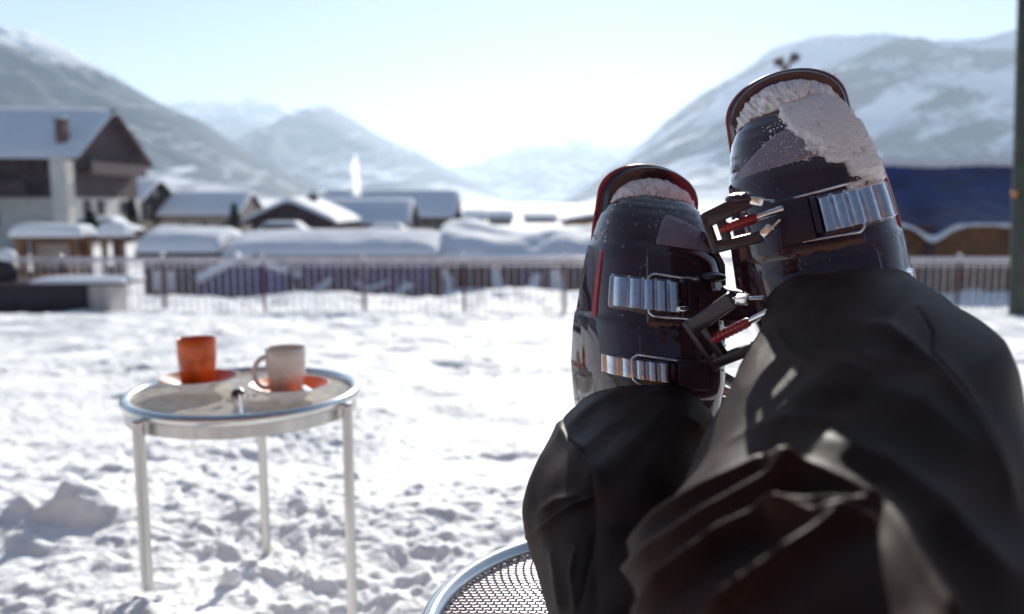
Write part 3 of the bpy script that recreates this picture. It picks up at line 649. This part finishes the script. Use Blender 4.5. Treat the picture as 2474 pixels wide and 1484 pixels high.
def spoon(a, b, lab):
    a, b = Vector(a), Vector(b); d = (b-a); L_ = d.length; d.normalize(); sd_ = d.cross(Vector((0, 0, 1))).normalized(); up = sd_.cross(d)
    r_ = thing('spoon', a, lab, 'spoon', 'coffee spoons on the far table')
    m = MB(); g = []
    for t in np.linspace(0, 1, 24):
        wd = .0025+.0028*max(0, 1-t/.25) if t < .7 else .0022+.0085*math.sqrt(max(0, 1-((t-.85)/.15)**2))
        dz = .004*math.sin(t*math.pi)-(.004*math.sqrt(max(0, 1-((t-.85)/.15)**2)) if t > .7 else 0)
        g.append([tuple(a+d*(t*L_)+sd_*(wd*q)+up*(dz+(.0012*(q*q))*(1 if t > .7 else 0)+e)) for q, e in ((-1, 0), (-.5, 0), (0, 0), (.5, 0), (1, 0), (.5, .0012), (0, .0012), (-.5, .0012))])
    m.grid(np.array(g), closev=True); m.build('bowl_and_handle', chrome, r_, True); return r_
spoon(spot(505, 935, TZ+.030), spot(582, 918, TZ+.038), 'shiny spoon on the right of the orange mug')
spoon(spot(690, 912, TZ+.034), spot(748, 946, TZ+.037), 'blue reflecting spoon in front of the cream mug')
spoon(spot(583, 1000, TZ+.006), spot(576, 935, TZ+.006), 'shiny spoon lying on the mesh between both saucers')
m = MB(); c_ = spot(575, 950, TZ+.008)
m.lathe([(.001, 0), (.014, 0), (.015, .006), (.010, .014), (.001, .015)], (c_.x, c_.y, c_.z-.006), 18); o = m.build('milk_pot', coffee, None, True); tag(o, 'tiny dark coffee cream pot between the two saucers', 'cream pot')
for i, (a, b, rz, lb) in enumerate([(605, 960, 20, 'crumpled white sugar wrapper right of the small cream pot'), (405, 925, -30, 'white sugar wrapper at the left rim of the far table')]):
    c_ = spot(a, b, TZ+.004); n_ = 14; U, V = np.meshgrid(np.linspace(-1, 1, n_), np.linspace(-1, 1, n_), indexing='ij')
    Z_ = .003+.006*np.abs(fbm(U*2+i*5, V*2, 3, 70+i)); cr, sr = math.cos(R(rz)), math.sin(R(rz))
    X_ = c_.x+(U*.015*cr-V*.009*sr); Y_ = c_.y+(U*.015*sr+V*.009*cr)
    m = MB(); m.grid(np.stack([X_, Y_, c_.z+Z_], -1)); m.grid(np.stack([X_, Y_, c_.z+Z_-.0015], -1), flip=True)
    o = m.build('sugar_wrapper', white_c, None); tag(o, lb, 'wrapper', 'sugar wrappers on the far table')

# ------------------------------------------------------------------ person: trousers
person = thing('person', (.25, .1, .45), 'person lying back with crossed legs in black ski trousers and black ski boots', 'person')
def leg(sections, ridges, seed, nS=330, nT=420, noise=.004):
    A = np.array(sections, float)          # cx, cy, Z, hw, vh
    k = np.arange(len(A)); s = np.linspace(0, len(A)-1, nS)
    # catmull-rom
    def cr(col):
        p = np.concatenate([[2*col[0]-col[1]], col, [2*col[-1]-col[-2]]]); i = np.minimum(s.astype(int), len(col)-2); t = s-i
        p0, p1, p2, p3 = p[i], p[i+1], p[i+2], p[i+3]
        return .5*((2*p1)+(-p0+p2)*t+(2*p0-5*p1+4*p2-p3)*t*t+(-p0+3*p1-3*p2+p3)*t**3)
    B = np.stack([cr(A[:, j]) for j in range(A.shape[1])], -1)
    th = np.linspace(0, 2*math.pi, nT, endpoint=False); g = np.zeros((nS, nT, 3))
    for i in range(nS):
        cx, cy, Z, hw_, vh = B[i]; c_ = P(cx, cy, Z); a = hw_*Z/F; sp = min(.98, vh/hw_); cp = math.sqrt(1-sp*sp)
        g[i, :, 0] = c_.x+a*np.cos(th); g[i, :, 1] = c_.y-a*np.sin(th)*cp; g[i, :, 2] = c_.z+a*np.sin(th)*sp
    du = np.gradient(g, axis=0); dv = (np.roll(g, -1, 1)-np.roll(g, 1, 1))
    n = np.cross(dv, du); n /= np.linalg.norm(n, axis=2, keepdims=True)+1e-12
    cen = g.mean(1, keepdims=True); sg = np.sign((n*(g-cen)).sum(2, keepdims=True)); n = n*np.where(sg == 0, 1, sg)
    S = np.repeat(s[:, None], nT, 1); TH = np.repeat(th[None, :], nS, 0)
    ct, st = np.cos(TH), np.sin(TH)
    env = smooth(0.6, 2.0, S)
    d = noise*fbm(ct*1.1+S*.5+seed, st*1.1+S*.35, 2, seed)*2.2*env
    fold = ridged(ct*1.1+S*.55+seed*2, st*1.3-S*.8, 2, seed+5)
    d += noise*.7*(fold-.6)*env
    d += .0007*fbm(ct*4+S*1.2, st*4-S*1.0, 2, seed+8)*env
    X, Y_ = proj(g.reshape(-1, 3)); X = X.reshape(nS, nT); Y_ = Y_.reshape(nS, nT)
    front = (n[..., 1]*(-1)+n[..., 2]*.8) > -.35
    for pts, wd, amp in ridges:
        best = np.full(X.shape, 1e9); tt = np.zeros(X.shape)
        L_ = len(pts)-1
        for i in range(L_):
            (ax, ay), (bx_, by_) = pts[i], pts[i+1]; vx, vy = bx_-ax, by_-ay
            t = np.clip(((X-ax)*vx+(Y_-ay)*vy)/(vx*vx+vy*vy), 0, 1); q = np.hypot(X-ax-t*vx, Y_-ay-t*vy)
            u = q < best; best = np.where(u, q, best); tt = np.where(u, (i+t)/L_, tt)
        taper = np.clip(np.minimum(tt, 1-tt)*7, 0, 1)**.7
        d += np.where(front, amp*np.exp(-(best/wd)**1.45)*(.35+.65*taper), 0)
    return g+n*d[..., None]
rightR = [([(1480, 1420), (1535, 1350), (1620, 1275), (1740, 1202), (1850, 1142), (1920, 1148), (2000, 1178), (2130, 1225)], 19, .012),
          ([(1440, 1500), (1490, 1430), (1600, 1345), (1720, 1270), (1800, 1222), (1900, 1168), (1935, 1152)], 20, .011),
          ([(1530, 1500), (1640, 1400), (1760, 1310), (1860, 1262), (1960, 1250), (2100, 1238)], 20, .011),
          ([(1860, 1262), (1980, 1278), (2110, 1272)], 15, .008),
          ([(1700, 1520), (1800, 1440), (1900, 1370), (1990, 1310), (2060, 1280)], 20, .010),
          ([(2130, 1225), (2190, 1300), (2260, 1400), (2320, 1500)], 34, .006),
          ([(2010, 760), (2150, 800), (2260, 880), (2350, 1000), (2420, 1120), (2460, 1220)], 22, .0035),
          ([(1900, 960), (2080, 930), (2230, 980), (2400, 1120)], 60, .004),
          ([(2215, 745), (2255, 800), (2250, 850), (2330, 950), (2400, 1060), (2440, 1150)], 4, -.0022),
          ([(1875, 800), (1900, 840), (1960, 880), (2100, 905)], 10, .0018), ([(1760, 1060), (1900, 1010), (2050, 1020)], 14, .0022),
          ([(1960, 1060), (2150, 1130), (2300, 1250), (2450, 1380)], 45, .006)]
leftR = [([(1360, 1010), (1375, 1060), (1420, 1100)], 4, -.002), ([(1432, 1150), (1436, 1280), (1420, 1380), (1400, 1484)], 5, -.002), ([(1275, 1300), (1350, 1240), (1430, 1200)], 7, .0022), ([(1400, 1480), (1385, 1400), (1395, 1330)], 6, .002),
         ([(1345, 1020), (1400, 1100), (1460, 1160)], 18, .003), ([(1420, 1180), (1430, 1300), (1440, 1484)], 26, -.004),
         ([(1300, 1240), (1340, 1210), (1400, 1200)], 14, .003), ([(1640, 1000), (1700, 1040), (1735, 1060)], 18, .003),
         ([(1330, 1330), (1345, 1400), (1360, 1484)], 14, .003)]
gR = leg([(2035, 770, .735, 120, 60), (2033, 728, .715, 152, 80), (2034, 722, .70, 166, 84), (2070, 785, .655, 222, 112), (2093, 905, .585, 303, 150), (2073, 1075, .52, 383, 195), (2055, 1280, .45, 492, 240), (2090, 1540, .385, 620, 360), (2150, 2200, .30, 900, 750), (2300, 3600, .19, 1700, 1500)], rightR, 3)
gL = leg([(1545, 1040, .845, 110, 60), (1545, 988, .825, 150, 78), (1547, 984, .805, 160, 82), (1532, 1062, .755, 205, 112), (1500, 1225, .67, 240, 165), (1528, 1400, .585, 238, 180), (1590, 1600, .50, 262, 215), (1640, 2000, .40, 340, 300), (1700, 3000, .24, 560, 520)], leftR, 13, noise=.003)
m = MB(); m.grid(gR, closev=True); m.grid(gL, closev=True)
for gg in (gR, gL):
    pass
trous = m.build('ski_trousers', fabric, person, True)

# ------------------------------------------------------------------ ski boots
def boot(O_tip, roll, yaw, tilt, mir, seed, label):
    """mir=+1: buckle levers on the right (+u) side"""
    V = Vector((math.sin(roll), 0, math.cos(roll))); W = Vector((0, -1, 0)); U = Vector((math.cos(roll), 0, -math.sin(roll)))
    V2 = (V*math.cos(tilt)-W*math.sin(tilt)).normalized(); W = (W*math.cos(tilt)+V*math.sin(tilt)).normalized(); V = V2
    W2 = (W*math.cos(yaw)+U*math.sin(yaw)).normalized(); U = (U*math.cos(yaw)-W*math.sin(yaw)).normalized(); W = W2
    O = Vector(O_tip)-V*.325
    Um, Vm, Wm, Om = (np.array(q) for q in (U, V, W, O))
    def tw(u, v, w_): return Om+np.asarray(u)[..., None]*Um+np.asarray(v)[..., None]*Vm+np.asarray(w_)[..., None]*Wm
    vs = [0, .02, .06, .10, .14, .18, .22, .245, .262, .276, .288, .2975]
    hus = [.040, .052, .064, .0715, .0735, .0720, .0685, .0640, .0590, .0515, .0400, .014]
    hts = [.13, .14, .145, .135, .119, .103, .086, .072, .058, .043, .027, .005]
    from_v = lambda v, t: np.interp(v, vs, t)
    def sm3(v, t): return (from_v(v-.006, t)+2*from_v(v, t)+from_v(np.minimum(v+.006, .2975), t))/4 if np.ndim(v) else (from_v(v-.006, t)+2*from_v(v, t)+from_v(min(v+.006, .2975), t))/4
    W0 = .018; E = .78
    def S0(s, v, off=0.):
        s = np.clip(np.asarray(s, float), -1, 1)*mir; v = np.asarray(v, float)+0*s; s = s+0*v
        hu = sm3(v, hus)+off; ht = sm3(v, hts)+off
        ca = np.sign(s)*np.abs(s)**(1/E); ca = np.clip(ca, -1, 1); sa = np.sqrt(1-ca*ca)
        return tw(hu*s, v, W0+ht*sa**E)
    def section(a, v, off=0.):
        hu = sm3(v, hus)+off; ht = sm3(v, hts)+off; ca, sa = np.cos(a), np.sin(a)
        return tw(hu*np.sign(ca)*np.abs(ca)**E*mir, v, W0+ht*np.clip(sa, 0, 1)**E)
    # shell
    nv, na = 150, 120
    vv = np.concatenate([np.linspace(0, .26, 100), .26+.0375*np.sin(np.linspace(0, math.pi/2, 51))[1:]]); aa = np.linspace(0, math.pi, na)
    A_, V_ = np.meshgrid(aa, vv)
    rid = .00045*np.sin(np.clip((V_-.250)/.04, 0, 1)*math.pi*4)**2        # moulded steps round the toe
    rid = rid+.0020*smooth(.236, .232, V_)                                 # overlap step behind the toe plate
    rid = rid+.0016*smooth(.158, .154, V_)
    g = section(A_, V_, rid)
    m = MB(); m.grid(g); bt = m.build('ski_boot', plastic, person, True); bt['label'] = label
    def patch(name, s0, s1, v0, v1, th, mt, base=.0, prof=None, n=(48, 16), round_=.12, parent=bt):
        """raised plate following the shell; v0,v1 may be functions of s"""
        f0 = v0 if callable(v0) else (lambda s: v0+0*s); f1 = v1 if callable(v1) else (lambda s: v1+0*s)
        s = np.linspace(s0, s1, n[0]); q = np.linspace(0, 1, n[1]); S_, Q_ = np.meshgrid(s, q, indexing='ij')
        Vv = f0(S_)*(1-Q_)+f1(S_)*Q_
        e1 = np.clip(np.minimum(Q_, 1-Q_)/round_, 0, 1); e2 = np.clip(np.minimum(S_-s0, s1-S_)/(abs(s1-s0)*round_*.5), 0, 1)
        ed = np.sqrt(1-(1-np.minimum(e1, e2))**2)
        off = base+.0002+(th-.0002)*ed
        if prof is not None: off = off+prof(S_, Q_)*ed
        m = MB(); gg = S0(S_, Vv, off); m.grid(gg); 
        gb = S0(S_, Vv, base-.0015+0*S_); m.grid(gb, flip=True)
        for sl_ in (np.s_[0, :], np.s_[-1, :], np.s_[:, 0], np.s_[:, -1]): m.grid(np.stack([gg[sl_], gb[sl_]], 0))
        return m.build(name, mt, parent, 45)
    def path(s_v_off, r_, name, mt, n=10, sub=6):
        a = np.array(s_v_off, float); t = np.linspace(0, len(a)-1, (len(a)-1)*sub+1)
        b = np.stack([np.interp(t, range(len(a)), a[:, k]) for k in range(3)], -1)
        for _ in range(2): b[1:-1] = (b[:-2]+2*b[1:-1]+b[2:])/4
        pts = S0(b[:, 0], b[:, 1], b[:, 2]); return MB().tube([tuple(p) for p in pts], r_, n).build(name, mt, bt, True)
    # grey lens shaped toe plate, running to the lever side
    patch('toe_plate', -.30, .93, lambda s: .2345-.004*(s+.3), lambda s: .2345-.004*(s+.3)+.034*np.clip(1-((s+.02)/.30)**2, 0, 1)*(s < -.02)+(s >= -.02)*(.034*np.clip(1-(np.maximum(s+.02, 0)/.98)**2.0, 0.05, 1)), .0022, grey_m, .0, n=(80, 14), round_=.10)
    # overlap flap carrying the first strap, and the long tongue edge
    patch('instep_flap', -.45, .97, .150, .231, .0024, plastic, .0022, n=(60, 16), round_=.05)
    patch('tongue', -.55, .75, .085, .150, .0022, plastic, .0022, n=(60, 12), round_=.05)
    patch('red_reflection', -.955, -.925, .14, .225, .0018, red_m, .0018, n=(8, 40), round_=.3)  # raised red strip, painted stand-in for a red reflection on the shell
    # buckles
    def buckle(v0, v1, cs, ce, be):
        vm = (v0+v1)/2; hv = (v1-v0)/2
        per = (ce-cs)/5
        patch('ladder_strap', cs-.03, ce, v0+.004, v1-.004, .0016, chrome, .0035, prof=lambda S_, Q_: .0068*np.abs(np.sin((S_-cs)/per*math.pi))**.45*(.75+.25*((S_-cs)/per % 1))*(Q_ > .06)*(Q_ < .94), n=(130, 14), round_=.08)
        path([(ce+.22, v1-.002, .009), (ce-.1, v1-.001, .0095), (ce-.34, v1-.0, .0095), (ce-.40, v1-.004, .0095), (ce-.40, vm, .0100), (ce-.40, v0+.004, .0095), (ce-.34, v0, .0095), (ce-.1, v0+.001, .0095), (ce+.22, v0+.002, .009)], .00115, 'wire_bail', chrome)
        patch('buckle_block', ce+.07, be, v0-.001, v1+.001, .0075, plastic2, .004, n=(24, 14), round_=.12)
        patch('buckle_plate', ce+.005, ce+.075, v0+.003, v1-.003, .006, plastic, .004, n=(14, 10))
    buckle(.163, .205, -.80, -.02, .42)
    buckle(.098, .126, -.84, -.20, .30)
    # sole
    def outline(ins):
        v = np.concatenate([np.linspace(0, 1, 40)]); pts = []
        vv_ = np.concatenate([.022*(1-np.cos(np.linspace(0, math.pi/2, 12))), np.linspace(.022, .283, 40)[1:], .283+.042*np.sin(np.linspace(0, math.pi/2, 26))[1:]])
        hh = np.interp(vv_, [0, .022, .06, .11, .16, .21, .25, .283], [.0, .044, .050, .050, .054, .058, .0585, .0565])
        hh = np.where(vv_ < .022, .044*np.sqrt(np.clip(1-((.022-vv_)/.022)**2, 0, 1)), hh)
        hh = np.where(vv_ > .283, .0565*np.clip(1-((vv_-.283)/.042)**2.3, 0, 1)**.5, hh)
        k = (1-ins/.055); vc = .16
        u = np.concatenate([hh, -hh[::-1][1:-1]])*k; v_ = np.concatenate([vv_, vv_[::-1][1:-1]]); v_ = vc+(v_-vc)*(1-ins/.165)
        return u, v_
    def layer(name, lv, mt):
        m = MB(); rings = [tw(*[q for q in outline(ins)], np.full(len(outline(ins)[0]), w_)) for w_, ins in lv]
        g = np.array(rings); m.grid(g, closev=True, flip=True); k = g.shape[1]; base = m.n-g.shape[0]*k
        m.f.append(tuple(base+i for i in range(k))); m.f.append(tuple(m.n-k+i for i in range(k))[::-1]); return m.build(name, mt, bt, 35)
    layer('sole', [(-.009, .004), (-.008, .0000), (-.001, -.0024), (.0015, -.0014), (.002, .004)], red_m)
    layer('welt', [(.002, .003), (.003, .0006), (.010, .0), (.0125, .0028), (.014, .0032), (.019, .0024), (.022, .0040), (.0225, .008)], plastic)
    # shaft going up into the trouser leg
    m = MB(); rings = []
    for t in np.linspace(0, 1, 12):
        c_ = Om+Vm*(.060-.02*t)+Wm*(.10+.05*t)
        rings.append([c_+Um*(.046*math.cos(a))+Vm*(.048*math.sin(a)) for a in np.linspace(0, 2*math.pi, 40, endpoint=False)])
    m.grid(np.array(rings), closev=True); m.build('shaft', plastic, bt, True)
    # snow crusts
    def crust(name, s0, s1, v0, v1, th, thr, sd_, fq=(9, 260), base=-.0012, shape=None, n=(150, 90), open_=False):
        S_, V_ = np.meshgrid(np.linspace(s0, s1, n[0]), np.linspace(v0, v1, n[1]), indexing='ij')
        q1 = (S_-s0)/(s1-s0); q2 = (V_-v0)/(v1-v0)
        e = np.minimum(np.minimum(q1, 1-q1)*6, np.minimum(q2, (1-q2) if not open_ else q2)*4); e = np.clip(e, 0, 1)
        if shape is not None: e = e*shape(S_, V_)
        nn = .5+.5*fbm(S_*fq[0], V_*fq[1]*.5, 5, sd_, .6); fine = fbm(S_*45, V_*700, 4, sd_+4, .7)
        d = th*(smooth(thr-.1, thr+.45, nn*1.0+e*.62-.35)*e)+(.0016 if th > .005 else .0008)*fine*e
        m = MB(); m.grid(S0(S_, V_, base+d+np.where(e < .03, -.003, 0))); return m.build(name, snow_fine, bt, True)
    def lip_snow(amp, sd_, q0=0, lump=None):
        """snow filling the step between the toe lip and the shell"""
        aa_ = np.linspace(R(8), R(172), 170); q = np.linspace(q0, 1, 44); A2, Q2 = np.meshgrid(aa_, q, indexing='ij')
        u_ = np.cos(A2)*(.0555-.016*Q2); v_ = .262+np.sin(A2)**.75*(.056-.034*Q2)
        nn = .5+.5*fbm(A2*9, Q2*4, 5, sd_, .65); top = amp*(.15+1.3*nn)*np.sin(math.pi*np.clip((Q2-q0)/(1-q0), 0, 1))**.6*np.clip(np.minimum(A2-R(8), R(172)-A2)*4, 0, 1)
        top = top*(.55+.75*np.sin(A2)**2)
        if lump: top = top+lump[2]*np.exp(-((u_-lump[0])/lump[1])**2)*np.sin(math.pi*Q2)
        w_ = .0215+.020*Q2**1.5+top-.004*(1-np.clip((Q2-q0)/(1-q0)*5-fbm(A2*12, Q2*0, 3, sd_+7)*2.0*(q0 > 0), 0, 1))+.0008*fbm(A2*70, Q2*28, 3, sd_+1)
        m = MB(); m.grid(tw(u_, v_, w_)); m.build('snow_crust', snow_fine, bt, True)
    return bt, S0, patch, crust, lip_snow, tw
def lever(a, b, bt, wd=.034, nrm=(0, -1, .1), red=True, flip=1):
    """buckle lever from its chrome pin a (at the boot) out to the tip b"""
    a, b = Vector(a), Vector(b); d = b-a; L_ = d.length; X = d.normalized(); Z = Vector(nrm); Z = (Z-X*Z.dot(X)).normalized(); Yv = Z.cross(X)
    M = Matrix(((X.x, Yv.x, Z.x, a.x), (X.y, Yv.y, Z.y, a.y), (X.z, Yv.z, Z.z, a.z), (0, 0, 0, 1)))
    def at(x, y, z=0): return M @ Matrix.Translation((x, y, z))
    h = wd/2; m = MB(); x0_ = L_*.34
    # frame: two arms, solid end with a slot
    m.rbox((L_-x0_)/2, .0048, .0046, at((x0_+L_)/2, h*.80) @ Matrix.Rotation(-.08, 4, 'Z'), .0016)
    m.rbox((L_-x0_)/2, .0068, .0046, at((x0_+L_)/2, -h*.78) @ Matrix.Rotation(.12, 4, 'Z'), .0016)
    m.rbox(.0032, h*.98, .0048, at(L_-.001, 0), .0016); m.rbox(.0038, h*.9, .0042, at(L_-.0125, 0), .0014)
    m.rbox(.0060, h*.26, .0036, at(L_-.007, h*.66), .001); m.rbox(.0060, h*.30, .0036, at(L_-.007, -h*.62), .001)
    fr = m.build('buckle_lever', plastic2, bt, 40)
    m = MB(); m.tube([tuple(M @ Vector((L_*t, 0, .001))) for t in (.32, .36, .60, .84)], [.0030, .0042, .0042, .0034], 14)
    for k in range(7): m.tube([tuple(M @ Vector((L_*(.40+.06*k), 0, .001))), tuple(M @ Vector((L_*(.40+.06*k)+.0012, 0, .001)))], .0046, 14)
    m.build('adjuster', red_m, fr, 40)
    m = MB(); m.tube([tuple(M @ Vector((L_*t, 0, .001))) for t in (-.03, .0, .32, .335)], [.0022, .0031, .0031, .0022], 14); m.build('pin', chrome, fr, 40)
    m = MB()
    for sg in (1, -1):
        m.rbox(.0055, .0035, .0052, at(x0_*.78, sg*h*.72, -.001) @ Matrix.Rotation(.5*sg, 4, 'Z'), .0012)
        m.tube([tuple(M @ Vector((x0_*.2, sg*h*.45, -.004))), tuple(M @ Vector((x0_*.9, sg*h*.85, .002))), tuple(M @ Vector((x0_*1.5, sg*h*1.0, .001)))], .0013, 8)
    m.build('hinge', chrome, fr, 30)
    return fr
tipL = P(1572, 402, .945); tipR = P(1880, 178, .845)
bL, SL, patL, crL, lipL, twL = boot(tipL, R(5.5), R(11), R(4), 1, 3, 'ski boot on the left, lower one, standing toe up with thin snow on its toe lip')
bR, SR, patR, crR, lipR, twR = boot(tipR, R(-13), R(-15), R(3), -1, 9, 'ski boot on the right, higher one, with thick snow on its toe')
lipL(.009, 3, .24); lipR(.011, 6, .12, lump=(.0, .03, .006))
crL('snow_crust', -.35, .30, .262, .284, .0016, .62, 12, n=(100, 50))
# thick crust over the toe of the right boot, falling to its outer side
crR('snow_crust', -.99, .35, .186, .2965, .013, .22, 21, shape=lambda s, v: smooth(.20-(.290-v)*8.5+.25, .20-(.290-v)*8.5-.12, s+.30*fbm(s*3+2, v*60, 3, 19)+.14*fbm(s*14, v*260, 3, 29)), n=(220, 170), open_=True)
crR('snow_crust', -.45, .55, .232, .262, .0022, .60, 25, fq=(18, 500), n=(160, 90))
m = MB(); rr = random.Random(4)
for k in range(900):
    v_ = rr.uniform(.185, .275); e_ = .20-(.290-v_)*8.5; s_ = e_+rr.gauss(.12, .16) if k % 2 else rr.gauss(.15, .22)
    if k % 2 == 0: v_ = rr.gauss(.247, .008)
    if not -.95 < s_ < .8: continue
    q_ = .0003+.0011*rr.random()**3; m.sphere(SR(np.array(s_), np.array(v_), .0012), q_, 6, 5)
o = m.build('snow_crumbs', snow_fine, bR, True); o['kind'] = 'stuff'
# lump stuck on the corner of the right toe
m = MB(); q = P(2003, 205, .84); n1, n2 = 30, 20; g = []
for b in np.linspace(.001, math.pi-.001, n2):
    aa = np.linspace(0, 2*math.pi, n1, endpoint=False); d = np.stack([np.sin(b)*np.cos(aa), np.sin(b)*np.sin(aa), np.cos(b)+0*aa], -1)
    k = 1+.5*fbm(d[:, 0]*2+3, d[:, 2]*2+d[:, 1]*1.4, 4, 5); g.append(np.array(q)+d*(k*.0095)[:, None])
m.grid(np.array(g), closev=True); m.build('snow_crust', snow_fine, bR, True)
# levers
lever(P(1888, 506, .680), P(1714, 565, .705), bR, .036)
lever(P(1874, 744, .672), P(1694, 835, .715), bR, .052)
lever(P(1642, 747, .800), P(1800, 742, .872), bL, .034, nrm=(.5, -1, .2))
lever(P(1664, 912, .80), P(1800, 965, .86), bL, .032, nrm=(.4, -1, .3))
def knob(px, py, Y, bt, sx=.012):
    m = MB(); c_ = P(px, py, Y); m.sphere(c_, sx, 20, 12, (1, .9, .38)); k_ = m.build('hinge_knob', plastic2, bt, True)
    m = MB(); m.rbox(.0055, .004, .004, Matrix.Translation(c_+Vector((-.006, 0, -.0075))), .001); m.build('knob_base', chrome, k_)
knob(1722, 670, .83, bL, .0135); knob(1800, 482, .70, bR, .0165)
# side flanges of the cuffs between the boots
def flange(pts, Y, th, bt):
    m = MB(); m.poly_prism([P(a, b, Y) for a, b in pts], (0, th, 0)); return m.build('cuff_flange', plastic, bt)
flange([(1700, 560), (1722, 580), (1752, 640), (1754, 690), (1700, 690)], .86, .03, bL)
flange([(1690, 705), (1760, 700), (1800, 722), (1868, 728), (1872, 752), (1800, 775), (1690, 775)], .80, .022, bL)
flange([(1785, 600), (1850, 590), (1900, 700), (1860, 730), (1800, 705)], .76, .03, bR)
# droplets
for bt, S_, sd_, sgn_ in ((bL, SL, 5, -1), (bR, SR, 6, -1)):
    m = MB(); rr = random.Random(sd_)
    for k in range(170):
        c_ = S_(np.array(sgn_*rr.uniform(.93, 1.0)), np.array(rr.uniform(.10, .285)), .0006); m.sphere(c_, .0004+.0014*rr.random()**3, 6, 5)
    o = m.build('ice_grains', snow_fine, bt, True); o['kind'] = 'stuff'
for bt, S_, sd_ in ((bL, SL, 1), (bR, SR, 2)):
    m = MB(); rr = random.Random(sd_)
    for k in range(130):
        c_ = S_(np.array(rr.uniform(-.8, .8)), np.array(rr.uniform(.11, .28)), .0045 if True else 0); q = rr.random()**2*.0011+.0005
        m.sphere(c_, q, 8, 5)
    o = m.build('water_drops', mat('water_%d' % sd_, (.6, .6, .65), .05, var=0, trans=.9, ior=1.33), bt, True); o['kind'] = 'stuff'

# ------------------------------------------------------------------ chalet behind the viewer (seen only in reflections)
r = thing('terrace_chalet', (0, -7, 0), 'brown wooden chalet behind the viewer, facing the sun', 'house')
m = MB(); m.box(-15, 15, -13, -5.5, -.3, 5.0); m.build('wall', mat('old_larch', (.25, .125, .07), .8, var=.3, nscale=1.5, stripes=('X', 1.2, .4)), r)
m = MB(); m.box(-16, 16, -13.5, -4.9, 5.01, 5.25); m.build('roof', wood_d, r)
for k in range(6):
    m = MB(); X = -9+k*3.3; m.box(X, X+1.2, -5.498, -5.45, .8, 2.4); m.build('window', glass_d, r)

# ------------------------------------------------------------------ haze
hm = bpy.data.materials.new('haze'); hm.use_nodes = True; N = hm.node_tree.nodes; N.clear(); o_ = N.new('ShaderNodeOutputMaterial'); v_ = N.new('ShaderNodeVolumePrincipled')
v_.inputs['Density'].default_value = .00015; v_.inputs['Color'].default_value = (.66, .81, 1, 1); v_.inputs['Anisotropy'].default_value = .33; hm.node_tree.links.new(v_.outputs[0], o_.inputs[1])
m = MB(); m.box(-26000, 26000, -300, 15500, -12, 1100); o = m.build('haze', hm); tag(o, kind='stuff')
